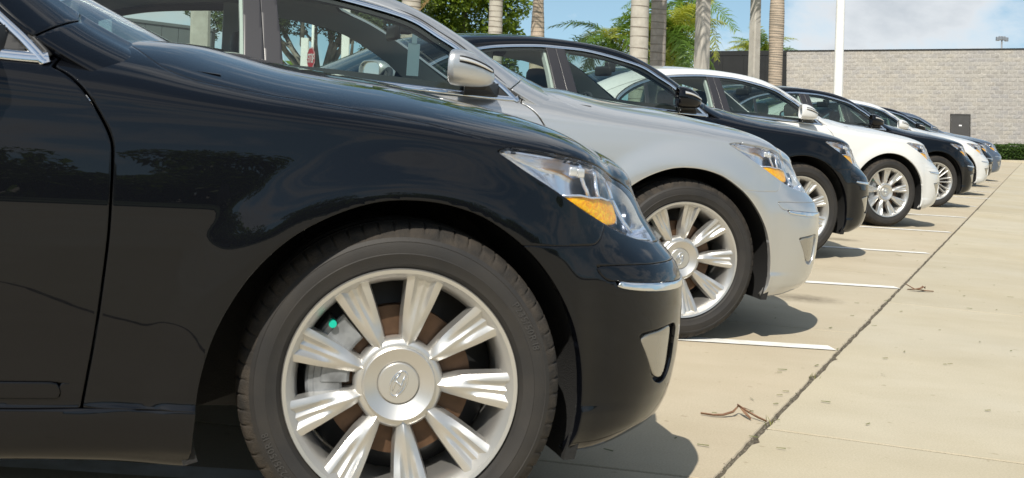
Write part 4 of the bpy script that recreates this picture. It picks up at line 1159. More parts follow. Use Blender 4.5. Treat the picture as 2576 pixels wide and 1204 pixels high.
# oil spots under the silver car's nose
def stain_mat():
    m, t, o_ = mat('oil_stain'); d_ = N(t, 'ShaderNodeBsdfDiffuse'); d_.inputs[0].default_value = (.10, .085, .065, 1); tr = N(t, 'ShaderNodeBsdfTransparent')
    tcn = N(t, 'ShaderNodeTexCoord'); n = N(t, 'ShaderNodeTexNoise'); n.inputs['Scale'].default_value = 16; n.inputs['Detail'].default_value = 6; n.inputs['Roughness'].default_value = .7; Lk(t, tcn.outputs['Object'], n.inputs['Vector'])
    g = N(t, 'ShaderNodeTexGradient', gradient_type='SPHERICAL'); mp = N(t, 'ShaderNodeMapping'); mp.inputs['Scale'].default_value = (2.2, 2.2, 2.2); Lk(t, tcn.outputs['Object'], mp.inputs[0]); Lk(t, mp.outputs[0], g.inputs[0])
    mu = N(t, 'ShaderNodeMath', operation='MULTIPLY'); Lk(t, n.outputs['Fac'], mu.inputs[0]); Lk(t, g.outputs['Fac'], mu.inputs[1])
    r = N(t, 'ShaderNodeValToRGB'); r.color_ramp.elements[0].position = .16; r.color_ramp.elements[0].color = (0, 0, 0, 1); r.color_ramp.elements[1].position = .5; r.color_ramp.elements[1].color = (.38, .38, .38, 1); Lk(t, mu.outputs[0], r.inputs[0])
    x = N(t, 'ShaderNodeMixShader'); Lk(t, r.outputs[0], x.inputs[0]); Lk(t, tr.outputs[0], x.inputs[1]); Lk(t, d_.outputs[0], x.inputs[2]); Lk(t, x.outputs[0], o_.inputs[0]); return m
STAIN = stain_mat()
for x, y, s in ((2.45, 6.8, .8), (4.1, 10.6, .7), (6.3, 14.4, .7)):
    o = mesh_obj('oil_stain', [(-.5, -.5, 0), (.5, -.5, 0), (.5, .5, 0), (-.5, .5, 0)], [(0, 1, 2, 3)], STAIN, pave); o.location = (x, y, .0025); o.scale = (s, s*.8, 1)

# ------------------------------------------------------------------ block building at the end of the lot
TILT = .0565          # the lot falls towards the lane; the building stands level
class Frame:
    """local axes of the building: s along the wall, d out of the wall, h up"""
    O = np.array([22.36, 66.0, -.42]); A = math.radians(24)
    e = np.array([math.cos(A), -math.sin(A), 0.]); n = np.array([-math.sin(A), -math.cos(A), 0.]); 
    @classmethod
    def p(c, s, d, h):
        q = c.e*s+c.n*d; x, z = q[0]-TILT*h, h+TILT*q[0]
        return (c.O[0]+x, c.O[1]+q[1], c.O[2]+z)
def fbox(mb, s0, s1, d0, d1, h0, h1, m=0):
    V = [Frame.p(s, d, h) for h in (h0, h1) for s, d in ((s0, d0), (s1, d0), (s1, d1), (s0, d1))]
    mb.add(V, [(0, 3, 2, 1), (4, 5, 6, 7), (0, 1, 5, 4), (1, 2, 6, 5), (2, 3, 7, 6), (3, 0, 4, 7)], m); return mb
building = empty('block_building', Frame.p(0, 0, 0)); building.location = (0, 0, 0)
tag(building, 'long grey split face block building with a dark metal panelled end and a steel door', 'building')
MORTAR = pbr('mortar', (.60, .575, .53), .95, color2=(.47, .45, .41), vscale=6)
def block_mat(name, c):
    m, t, o = mat(name); b = N(t, 'ShaderNodeBsdfPrincipled'); Lk(t, b.outputs[0], o.inputs[0]); b.inputs['Roughness'].default_value = .92; b.inputs['Specular IOR Level'].default_value = .2
    g = N(t, 'ShaderNodeNewGeometry'); oi = N(t, 'ShaderNodeObjectInfo')
    n = N(t, 'ShaderNodeTexNoise'); n.inputs['Scale'].default_value = 14; n.inputs['Detail'].default_value = 6; Lk(t, g.outputs['Position'], n.inputs['Vector'])
    r = N(t, 'ShaderNodeValToRGB'); r.color_ramp.elements[0].position = .3; r.color_ramp.elements[1].position = .7
    r.color_ramp.elements[0].color = tuple(x*.80 for x in c)+(1,); r.color_ramp.elements[1].color = tuple(x*1.12 for x in c)+(1,); Lk(t, n.outputs['Fac'], r.inputs[0])
    n2 = N(t, 'ShaderNodeTexNoise'); n2.inputs['Scale'].default_value = .5; n2.inputs['Detail'].default_value = 4; Lk(t, g.outputs['Position'], n2.inputs['Vector'])
    r2_ = N(t, 'ShaderNodeValToRGB'); r2_.color_ramp.elements[0].position = .35; r2_.color_ramp.elements[1].position = .65; r2_.color_ramp.elements[0].color = (.90, .90, .92, 1); r2_.color_ramp.elements[1].color = (1, .99, .96, 1); Lk(t, n2.outputs['Fac'], r2_.inputs[0])
    x = N(t, 'ShaderNodeMixRGB', blend_type='MULTIPLY'); x.inputs[0].default_value = 1; Lk(t, r.outputs[0], x.inputs[1]); Lk(t, r2_.outputs[0], x.inputs[2])
    Lk(t, x.outputs[0], b.inputs['Base Color']); return m
BLK = [block_mat('split_block', (.39, .370, .338)), block_mat('split_block_cool', (.37, .355, .335)), block_mat('split_block_warm', (.40, .375, .336)), block_mat('split_block_dark', (.35, .332, .305))]
BW, BH, JT = .4064, .2032, .011
S0, S1, HT = 0.0, 24.0, 5.42
wallb = MB(); fbox(wallb, S0, S1, -.20, .0, -.6, HT); wall_o = wallb.build('wall', MORTAR, building, False)
protos = []
r3 = np.random.default_rng(11)
for v in range(10):
    nx_, nz_ = 5, 3; V = []; w, h = BW-JT, BH-JT
    amp = .004+.009*r3.random(); tiltx = r3.normal()*.005; tiltz = r3.normal()*.004
    for j in range(nz_+1):
        for i in range(nx_+1):
            edge = i in (0, nx_) or j in (0, nz_)
            V.append((w*(i/nx_-.5), .005+(0 if edge else amp*(.3+r3.random()))+tiltx*(i/nx_-.5)+tiltz*(j/nz_-.5), h*(j/nz_-.5)))
    k = nx_+1; F = [(j*k+i, j*k+i+1, (j+1)*k+i+1, (j+1)*k+i) for j in range(nz_) for i in range(nx_)]
    ring = list(range(k))+[j*k+nx_ for j in range(1, nz_+1)]+[nz_*k+i for i in range(nx_-1, -1, -1)]+[j*k for j in range(nz_-1, 0, -1)]
    b0 = len(V); V += [(V[i][0], -.004, V[i][2]) for i in ring]; m_ = len(ring)
    F += [(ring[(q+1) % m_], ring[q], b0+q, b0+(q+1) % m_) for q in range(m_)]
    protos.append((V, F))
meshes = {}
def block_mesh(v, c):
    if (v, c) not in meshes:
        V, F = protos[v]; me = bpy.data.meshes.new('block'); e, n_ = Frame.e, Frame.n
        # orient with the wall: local x along the wall, y out of it, z up
        W = [(x*e[0]+y*n_[0]-TILT*z, x*e[1]+y*n_[1], z+TILT*(x*e[0]+y*n_[0])) for x, y, z in V]
        me.from_pydata(W, [], F); me.materials.append(BLK[c]); me.update(); meshes[(v, c)] = me
    return meshes[(v, c)]
DOOR = (7.93, 8.87, -1.0, HT-.06-16*BH)
cells = []
row = 0; h = HT-.06-BH
while h > -.5:
    off = 0 if row % 2 else BW/2
    s = S0-off
    while s < S1:
        a, b = max(s, S0), min(s+BW, S1)
        if b-a > BW-.01 and not (b > DOOR[0]-.01 and a < DOOR[1]+.01 and h < DOOR[3]-.01): cells.append((a+BW/2, h+BH/2))
        elif b-a > .03: cells.append((a, b, h))
        s += BW
    h -= BH; row += 1
full = [c for c in cells if len(c) == 2]
# nearest / largest in the picture: right part of the wall above cars and hedge
def rank(c): return abs(c[0]-6.2)*.55+abs(c[1]-3.4)*.9
full.sort(key=rank)
restb = MB()
for i, (s, hh) in enumerate(full):
    v = int(r3.integers(10)); c = int(r3.choice(4, p=[.5, .2, .2, .1]))
    if i < 300:
        o = bpy.data.objects.new('block', block_mesh(v, c)); COL.objects.link(o); o.parent = wall_o; o.location = Frame.p(s, 0, hh)
    else:
        me = block_mesh(v, c); L = Frame.p(s, 0, hh)
        restb.add([(q.co.x+L[0], q.co.y+L[1], q.co.z+L[2]) for q in me.vertices], [tuple(p.vertices) for p in me.polygons], c)
for c in cells:
    if len(c) == 3:
        a, b, hh = c
        for (x0, x1) in ([(a, b)] if not (b > DOOR[0] and a < DOOR[1] and hh < DOOR[3]-.01) else [(a, min(b, DOOR[0])), (max(a, DOOR[1]), b)]):
            if x1-x0 > .03 and not (x0 >= DOOR[0] and x1 <= DOOR[1] and hh < DOOR[3]-.01): fbox(restb, x0+JT/2, x1-JT/2, .0, .018, hh+JT/2, hh+BH-JT/2, int(r3.integers(4)))
o = restb.build('block_courses', BLK, wall_o, False); tag(o, kind='stuff')
DARK = pbr('dark_metal', (.020, .0205, .021), .45, .3, var=.1, vscale=2)
mb = MB(); fbox(mb, S0-.05, S1+.1, -.28, .05, HT-.055, HT+.005); mb.build('coping', DARK, building, False)
for k in range(4):
    a = -4.42+1.105*k
    for h0, h1 in ((-.6, 1.2), (1.21, 3.2), (3.21, 5.16)):
        mb = MB(); fbox(mb, a+.004, a+1.101, -.28, .035, h0, h1); mb.build('metal_panel', DARK, building, False)
mb = MB(); fbox(mb, -4.45, .0, -.32, .06, 5.17, 5.42); mb.build('parapet_cap', DARK, building, False)
mb = MB(); fbox(mb, -4.41, S1, -14, -.29, -.6, 5.0); mb.build('building_core', pbr('roof_grey', (.25, .25, .25), .9), building, False)
DOORM = pbr('door_paint', (.060, .058, .056), .5, 0, var=.08, vscale=5)
mb = MB(); 
for a, b, h0, h1 in ((DOOR[0], DOOR[0]+.05, -.5, DOOR[3]), (DOOR[1]-.05, DOOR[1], -.5, DOOR[3]), (DOOR[0]+.05, DOOR[1]-.05, DOOR[3]-.06, DOOR[3])): fbox(mb, a, b, -.02, .012, h0, h1)
mb.build('door_frame', pbr('door_frame', (.022, .021, .020), .5), building, False)
mb = MB(); fbox(mb, DOOR[0]+.053, DOOR[1]-.053, -.02, .006, -.5, DOOR[3]-.063); door = mb.build('door', DOORM, building, False)
mb = MB(); fbox(mb, 8.34, 8.47, .006, .012, 1.50, 1.565); mb.build('door_plate', pbr('plate_white', (.8, .8, .8), .5), door, False)
mb = MB()
for hz in (.4, 1.75): fbox(mb, DOOR[0]+.045, DOOR[0]+.058, .006, .02, hz, hz+.11)
mb.build('hinge', pbr('hinge', (.4, .4, .4), .4, .8), door, False)
# kerb island with the hedge
isl = MB(); fbox(isl, 1.0, 40, .6, 8.2, -1.2, .10); o = isl.build('planting_bed', pbr('mulch', (.05, .04, .025), .95, color2=(.09, .07, .04), vscale=9), None, False); tag(o, kind='structure')
kb = MB(); fbox(kb, .8, 40, 8.2, 8.45, -1.3, .17); o = kb.build('kerb', CONC, None, False); tag(o, kind='structure')
kb = MB(); fbox(kb, .5, 40, 8.46, 10.6, -1.3, -.02); o = kb.build('apron', CONC, None, False); tag(o, kind='structure')
LEAF = []
for nm, c, c2 in (('leaf_hedge', (.075, .135, .022), (.030, .065, .014)), ('leaf_tree', (.21, .28, .03), (.06, .105, .018)), ('leaf_fig', (.12, .155, .05), (.045, .07, .028))):
    m, t, o_ = mat(nm); df = N(t, 'ShaderNodeBsdfPrincipled'); df.inputs['Roughness'].default_value = .55; df.inputs['Specular IOR Level'].default_value = .3
    tl = N(t, 'ShaderNodeBsdfTranslucent'); g = N(t, 'ShaderNodeNewGeometry')
    r = N(t, 'ShaderNodeValToRGB'); r.color_ramp.elements[0].color = (*c2, 1); r.color_ramp.elements[1].color = (*c, 1); Lk(t, g.outputs['Random Per Island'], r.inputs[0])
    tc_ = N(t, 'ShaderNodeMixRGB', blend_type='MULTIPLY'); tc_.inputs[0].default_value = 1; tc_.inputs[2].default_value = (1.5, 1.6, .5, 1); Lk(t, r.outputs[0], tc_.inputs[1])
    Lk(t, r.outputs[0], df.inputs['Base Color']); Lk(t, tc_.outputs[0], tl.inputs[0])
    mx = N(t, 'ShaderNodeMixShader'); mx.inputs[0].default_value = .3; Lk(t, df.outputs[0], mx.inputs[1]); Lk(t, tl.outputs[0], mx.inputs[2]); Lk(t, mx.outputs[0], o_.inputs[0]); LEAF.append(m)
def leaf_cloud(name, C, size, m, parent=None, up=.4, r=None):
    """leaf-sized quads at the given centres"""
    C = np.asarray(C); n = len(C); r = r or rng
    d = r.normal(size=(n, 3)); d[:, 2] = np.abs(d[:, 2])+up; d /= np.linalg.norm(d, axis=1, keepdims=True)
    a = np.cross(d, r.normal(size=(n, 3))); a /= np.linalg.norm(a, axis=1, keepdims=True); b = np.cross(d, a)
    s = size*(.65+.7*r.random((n, 1)))
    V = np.stack([C+a*s, C+b*s*.45+d*s*.12, C-a*s, C-b*s*.45+d*s*.12], 1).reshape(-1, 3)
    F = np.arange(4*n).reshape(n, 4)
    o = mesh_obj(name, V, F.tolist(), m, parent, False); return o
# hedge: clipped box of small leaves
pts = []
r4 = np.random.default_rng(5)
for i in range(15000):
    s = 3.0+12*r4.random(); f = r4.random(); tp = .72+.03*math.sin(s*5)+.025*r4.normal()
    if f < .55: q = (s, 7.6+.04*r4.normal(), .08+tp*r4.random())
    elif f < .9: q = (s, 6.7+.9*r4.random(), .08+tp)
    else: q = (s, 6.9+.6*r4.random(), .08+tp*r4.random())
    pts.append(Frame.p(*q))
hedge = empty('hedge', (0, 0, 0)); tag(hedge, 'low clipped dark green hedge in front of the grey block wall', 'hedge')
o = leaf_cloud('hedge_leaves', pts, .05, LEAF[0], hedge, r=r4); tag(o, kind='stuff')
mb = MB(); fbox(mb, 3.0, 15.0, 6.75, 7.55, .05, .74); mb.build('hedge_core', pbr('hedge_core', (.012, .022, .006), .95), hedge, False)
# ------------------------------------------------------------------ the row of cars
CARS = [
    ('black', -0.105, 3.475, -13.45, 0, 'trim_dark', 10, 'glossy black sedan nearest the camera, cut off by the left edge of the picture'),
    ('silver', 1.22, 6.165, -9.76, 0, 'trim_dark', 8, 'silver sedan parked second in the row, right behind the nearest black one'),
    ('black', 2.858, 9.705, -15.91, 0, 'trim_dark', 30, 'black sedan parked between the silver sedan and the first white one'),
    ('white', 5.028, 13.244, -12.60, 0, 'trim_dark', -2, 'larger white sedan with its front wheel in full view, fourth in the row'),
    ('black', 7.313, 17.173, -12.51, 1, 'trim_beige', 4, 'black sedan with slim twin spoke wheels parked between the two white sedans'),
    ('white', 9.483, 21.061, -7.28, 0, 'trim_dark', 15, 'farther white sedan with its front wheel hidden by the black one before it'),
    ('black', 11.458, 24.832, -6.92, 0, 'trim_dark', 15, 'black sedan showing only a sliver of bonnet and lamp before the slate blue one'),
    ('slate', 13.509, 28.468, -2.2, 0, 'trim_dark', 15, 'slate blue sedan parked last in the row, next to the hedge'),
    ('black', 21.2, 45.0, -2.0, 0, 'trim_dark', 15, 'dark sedan parked apart, only its bonnet and cowl showing behind the slate blue one'),
]
proto = build_car()
def children_rec(o):
    for c in o.children:
        yield c
        yield from children_rec(c)
def base_name(n): return n.rsplit('.', 1)[0] if n[-3:].isdigit() else n
cars = []
STEER = {'parked_car': -9.0, 'parked_car.001': 3.0, 'parked_car.002': 1.0, 'parked_car.003': 4.0}
for i, c in enumerate(CARS):
    cars.append(proto if i == 0 else copy_tree(proto))
for o, (paint, X, Y, t, style, trim, rot, label) in zip(cars, CARS):
    o.location = (X, Y, 0); o.rotation_euler = (0, 0, math.radians(-t))
    tag(o, label, 'car', 'sedans parked in a row' if Y < 40 else None)
    if style:
        for w in [c for c in o.children if base_name(c.name) == 'wheel']:
            for c in list(children_rec(w)): bpy.data.objects.remove(c)
            bpy.data.objects.remove(w)
        for x, is_rear in ((0, False), (-2.935, True)):
            for side in (1, -1): build_wheel(o, (x, side*.922, .346), side, is_rear, 1)
    for c in children_rec(o):
        b = base_name(c.name)
        if b in PAINT: m = MT[paint]
        elif b in TRIM and trim != 'trim_dark' and b != 'headlining': m = MT[trim]
        else: m = None
        if m is not None:
            c.material_slots[0].link = 'OBJECT'; c.material_slots[0].material = m
        if b == 'wheel':
            if c.location.x > -1: c.rotation_euler.z = math.radians(STEER.get(o.name, 0)); c.location.x += -.010 if o is cars[0] else 0
            a = math.radians(rot-10)*(1 if c.location.y < 0 else -1); c.rotation_euler.y = a
            for k in c.children:
                if base_name(k.name) in ('brake_caliper', 'bleed_cap'): k.rotation_euler.y = -a
# ------------------------------------------------------------------ poles, palms, trees
LEAN = -.034
def lean_pt(x, y, z): return (x+LEAN*z, y, z)
def post(name, x, y, w0, w1, h, m, label, cat, n=4, cap=True, group=None, rot=.5):
    root = empty(name, (x, y, 0)); tag(root, label, cat, group)
    mb = MB(); V = []; rows = 9
    for i in range(rows):
        z = -.3+(h+.3)*i/(rows-1); w = w0+(w1-w0)*i/(rows-1)
        if n == 4:
            b = w*.13; pts = []
            for sx, sy in ((1, 1), (-1, 1), (-1, -1), (1, -1)):
                for q in ((0, 1), (1, 0)) if sx*sy > 0 else ((1, 0), (0, 1)): pts.append((sx*(w/2-b*q[0]), sy*(w/2-b*q[1])))
        else: pts = [(w/2*math.cos(2*math.pi*j/n), w/2*math.sin(2*math.pi*j/n)) for j in range(n)]
        c, s = math.cos(rot), math.sin(rot)
        for px, py in pts: V.append((LEAN*z+px*c-py*s, px*s+py*c, z))
    k = len(V)//rows; F = [(i*k+j, i*k+(j+1) % k, (i+1)*k+(j+1) % k, (i+1)*k+j) for i in range(rows-1) for j in range(k)]+[tuple(range((rows-1)*k, rows*k))]
    mb.add(V, F); mb.build('shaft', m, root, n > 4)
    return root
CPOLE = pbr('pole_concrete', (.42, .40, .36), .9, color2=(.34, .32, .285), vscale=3.5, detail=8, bump=.3, bscale=40)
CPOLE2 = pbr('pole_concrete_stained', (.41, .39, .35), .9, color2=(.36, .335, .29), vscale=1.6, detail=8, bump=.3, bscale=40)
WPOLE = pbr('pole_white', (.78, .78, .76), .45, 0, var=.04, vscale=3)
p = post('utility_pole', 9.66, 36, .40, .33, 5.0, CPOLE2, 'stained square concrete pole standing before the bushy palm', 'pole', group='concrete poles')
mb = MB(); mb.box((LEAN*4.55-.21, -.21, 4.50), (LEAN*4.55+.21, .21, 4.60)); mb.build('pole_band', pbr('galv', (.35, .36, .37), .4, .8), p, False)
post('utility_pole', 13.05, 42, .33, .25, 9.0, CPOLE, 'slim plain concrete pole between the bushy palm and the smooth trunk', 'pole', group='concrete poles')
lp = post('lamp_post', 13.67, 36, .27, .22, 9.0, WPOLE, 'tall white round lamp post in front of the grey block wall', 'lamp post', 20)
mb = MB(); mb.box((LEAN*9-.7, -.2, 9.0), (LEAN*9+.7, .2, 9.14), 0, .04); mb.build('lamp_head', WPOLE, lp, False)
post('sign_post', -.94, 44, .30, .28, 5.2, WPOLE, 'white square post seen through the silver car, right of the stop sign', 'post', group='white posts', rot=.1)
post('sign_post', -2.40, 44.2, .30, .28, 3.0, WPOLE, 'short white post directly behind the stop sign', 'post', group='white posts', rot=.1)
post('utility_pole', -5.30, 38, .62, .60, 7.0, CPOLE, 'broad concrete column seen through the rear side window of the silver car', 'pole', group='concrete poles', rot=.15)
# stop sign, turned away from the camera
ss = empty('stop_sign', (-2.06, 43, 0)); tag(ss, 'red octagonal STOP sign on a thin white post, seen through the silver car', 'sign')
mb = MB(); mb.tube([(LEAN*-.2, 0, -.2), (LEAN*5.2, 0, 5.2)], .05, 10); mb.build('pole', WPOLE, ss)
a = math.radians(66); ca, sa = math.cos(a), math.sin(a)
def sg(u, v, d): return (u*ca+d*sa*-1+LEAN*(2.25+v)-.05, -u*sa*-1*-1-d*ca-.07, 2.25+v)
mb = MB(); R8 = .41; oc = [(R8*math.cos(math.pi/8+k*math.pi/4), R8*math.sin(math.pi/8+k*math.pi/4)) for k in range(8)]
mb.add([sg(u, v, 0) for u, v in oc]+[sg(u, v, -.01) for u, v in oc], [tuple(range(8)), tuple(range(15, 7, -1))]+[(i, (i+1) % 8, 8+(i+1) % 8, 8+i) for i in range(8)])
plate = mb.build('sign_plate', pbr('sign_red', (.42, .02, .03), .45), ss, False)
def strokes(mb, txt, h, w, t, d):
    G = {'S': [[(1, .85), (.8, 1), (.2, 1), (0, .85), (0, .62), (.2, .52), (.8, .48), (1, .36), (1, .15), (.8, 0), (.2, 0), (0, .15)]], 'T': [[(0, 1), (1, 1)], [(.5, 1), (.5, 0)]], 'O': [[(.2, 0), (0, .2), (0, .8), (.2, 1), (.8, 1), (1, .8), (1, .2), (.8, 0), (.2, 0)]], 'P': [[(0, 0), (0, 1), (.8, 1), (1, .85), (1, .62), (.8, .48), (0, .48)]]}
    n = len(txt); adv = w*1.45; x0 = -(n*adv-w*.45)/2
    for i, ch in enumerate(txt):
        for st in G[ch]:
            for (ua, va), (ub, vb) in zip(st[:-1], st[1:]):
                A = np.array([x0+i*adv+ua*w, (va-.5)*h]); B = np.array([x0+i*adv+ub*w, (vb-.5)*h]); e = (B-A)/np.linalg.norm(B-A); nn = np.array([-e[1], e[0]])*t/2; e = e*t/2
                q = [A-e-nn, B+e-nn, B+e+nn, A-e+nn]; mb.add([sg(p_[0], p_[1], d) for p_ in q], [(0, 1, 2, 3)])
mb = MB(); strokes(mb, 'STOP', .27, .12, .042, .004); mb.build('lettering', pbr('sign_white', (.8, .8, .8), .5), plate, False)
mb = MB()
for k in range(8):
    u0, v0 = oc[k]; u1, v1 = oc[(k+1) % 8]; q = [(u0*.97, v0*.97), (u1*.97, v1*.97), (u1*.92, v1*.92), (u0*.92, v0*.92)]
    mb.add([sg(u, v, .003) for u, v in q], [(0, 1, 2, 3)])
mb.build('border', bpy.data.materials['sign_white'], plate, False)
# louvred equipment screen seen through the silver car
lv = empty('screen_wall', (-8.55, 40, 0)); tag(lv, 'dark grey panelled screen wall seen through the rear window of the silver car', 'wall')
SCR = pbr('screen_grey', (.085, .095, .10), .55, .1, var=.06, vscale=2)
for k in range(6):
    x0, x1 = .0+.545*k, .0+.545*(k+1)-.012
    mb = MB(); zt0 = 3.02-.060*x0; zt1 = 3.02-.060*x1
    V = [(x0, 0, -.2), (x1, 0, -.2), (x1, .9, -.2), (x0, .9, -.2), (x0, 0, zt0), (x1, 0, zt1), (x1, .9, zt1), (x0, .9, zt0)]
    mb.add(V, [(0, 3, 2, 1), (4, 5, 6, 7), (0, 1, 5, 4), (1, 2, 6, 5), (2, 3, 7, 6), (3, 0, 4, 7)]); mb.build('panel', SCR, lv, False)
mb = MB(); V = [(-.05, -.05, 3.025), (3.30, -.05, 2.825), (3.30, .95, 2.825), (-.05, .95, 3.025), (-.05, -.05, 3.12), (3.30, -.05, 2.92), (3.30, .95, 2.92), (-.05, .95, 3.12)]
mb.add(V, [(0, 3, 2, 1), (4, 5, 6, 7), (0, 1, 5, 4), (1, 2, 6, 5), (2, 3, 7, 6), (3, 0, 4, 7)]); mb.build('cap', SCR, lv, False)
# floodlight mast far behind the building
fm = empty('floodlight_mast', (61.3, 120, 0)); tag(fm, 'distant thin floodlight mast rising above the block building', 'mast')
mb = MB(); mb.tube([(0, 0, 0), (LEAN*11, 0, 11.0)], .07, 8); mb.build('mast_pole', bpy.data.materials['galv'], fm)
for k in (-1, -.35, .35, 1):
    mb = MB(); mb.box((LEAN*11+k*.42-.15, -.2, 10.55+.12*(1-abs(k))), (LEAN*11+k*.42+.15, .1, 10.95+.12*(1-abs(k))), 0, .06); mb.build('floodlight', bpy.data.materials['galv'], fm, False)
# ---- royal palms
def trunk_mat(name, c, c2, ring, rsc):
    m, t, o_ = mat(name); b = N(t, 'ShaderNodeBsdfPrincipled'); Lk(t, b.outputs[0], o_.inputs[0]); b.inputs['Roughness'].default_value = .9
    tcn = N(t, 'ShaderNodeTexCoord'); sp = N(t, 'ShaderNodeSeparateXYZ'); Lk(t, tcn.outputs['Object'], sp.inputs[0])
    n = N(t, 'ShaderNodeTexNoise'); n.inputs['Scale'].default_value = 5; n.inputs['Detail'].default_value = 8; n.inputs['Roughness'].default_value = .65; Lk(t, tcn.outputs['Object'], n.inputs['Vector'])
    r = N(t, 'ShaderNodeValToRGB'); r.color_ramp.elements[0].position = .3; r.color_ramp.elements[1].position = .7; r.color_ramp.elements[0].color = (*c2, 1); r.color_ramp.elements[1].color = (*c, 1); Lk(t, n.outputs['Fac'], r.inputs[0])
    n2 = N(t, 'ShaderNodeTexNoise'); n2.inputs['Scale'].default_value = 60; n2.inputs['Detail'].default_value = 4; Lk(t, tcn.outputs['Object'], n2.inputs['Vector'])
    bp = N(t, 'ShaderNodeBump'); bp.inputs['Strength'].default_value = .4; bp.inputs['Distance'].default_value = .02; Lk(t, n2.outputs['Fac'], bp.inputs['Height']); Lk(t, bp.outputs[0], b.inputs['Normal'])
    Lk(t, r.outputs[0], b.inputs['Base Color']); return m
T_GREY = trunk_mat('royal_trunk', (.46, .43, .37), (.35, .325, .275), .3, 1)
T_DARK = trunk_mat('royal_trunk_dark', (.36, .325, .285), (.24, .215, .19), .3, 1)
T_WARM = trunk_mat('royal_trunk_warm', (.47, .385, .30), (.35, .285, .22), .3, 1)
RING = pbr('leaf_scar', (.19, .165, .135), .95)
SHAFT = pbr('crownshaft', (.10, .17, .03), .5, color2=(.14, .22, .05), vscale=3)
FROND = []
for nm, c in (('palm_frond', (.105, .185, .030)), ('palm_frond_yellow', (.27, .30, .045)), ('palm_frond_dry', (.27, .19, .10))):
    m, t, o_ = mat(nm); df = N(t, 'ShaderNodeBsdfPrincipled'); df.inputs['Roughness'].default_value = .45; df.inputs['Base Color'].default_value = (*c, 1)
    tl = N(t, 'ShaderNodeBsdfTranslucent'); tl.inputs[0].default_value = (min(1, c[0]*2.4), min(1, c[1]*2.2), c[2], 1); mx = N(t, 'ShaderNodeMixShader'); mx.inputs[0].default_value = .35
    Lk(t, df.outputs[0], mx.inputs[1]); Lk(t, tl.outputs[0], mx.inputs[2]); Lk(t, mx.outputs[0], o_.inputs[0]); FROND.append(m)
def frond_mesh(L, droop, nl=58, ll=.54, seed=0, plume=.9, w=.029):
    """one feather leaf along +x, drooping"""
    r = np.random.default_rng(seed); mb = MB(); pts = []
    for i in range(13):
        t = i/12; pts.append((L*(t-.10*droop*t*t), 0, L*(.34*t-(.34+.55*droop)*t*t)))
    mb.tube(pts, [.028*(1-.85*i/12) for i in range(13)], 5)
    for i in range(nl):
        t = .10+.90*i/(nl-1); k = t*12; a = int(min(k, 11)); f = k-a
        p = np.array(pts[a])*(1-f)+np.array(pts[a+1])*f; d = np.array(pts[a+1])-np.array(pts[a]); d /= np.linalg.norm(d)
        for s in (1, -1):
            l = ll*(.55+.6*math.sin(math.pi*min(1, .15+.8*t)))*(.8+.4*r.random())*(1 if t < .85 else 1.3-t*.5)
            out = np.array([.55*d[0], s*1.0, .55*d[2]])+np.array([r.normal()*.12, 0, plume*r.normal()*.35]); out /= np.linalg.norm(out)
            q1 = p+out*l*.55+np.array([0, 0, -.04*l]); q2 = p+out*l+np.array([0, 0, -.38*l])
            wv = d*w
            mb.add([tuple(p-wv*.5), tuple(p+wv*.5), tuple(q1+wv*.9), tuple(q1-wv*.9), tuple(q2)], [(0, 1, 2, 3), (3, 2, 4)])
    return mb
FM = []
for i, (L, dr) in enumerate(((2.9, .9), (2.7, .55), (2.6, 1.25), (2.4, .25))):
    mb = frond_mesh(L, dr, seed=i); me = mesh_obj('palm_leaf', mb.V, mb.F, FROND[0], None, False); FM.append(me.data); bpy.data.objects.remove(me)
def crown(root, x, y, z, n, seed, scale=1.0, ymix=.3, el0=-.5, el1=1.2, dry=0):
    r = np.random.default_rng(seed)
    for i in range(n):
        o = bpy.data.objects.new('frond', FM[int(r.integers(4))]); COL.objects.link(o); o.parent = root
        o.location = (x, y, z); az = 2.399*i+r.normal()*.25; el = el0+(el1-el0)*((i+.5)/n)+r.normal()*.08; s = scale*(.85+.3*r.random())
        o.rotation_euler = (r.normal()*.15, -el, az); o.scale = (s, s, s)
        o.material_slots[0].link = 'OBJECT'; o.material_slots[0].material = FROND[1] if r.random() < ymix else FROND[0]
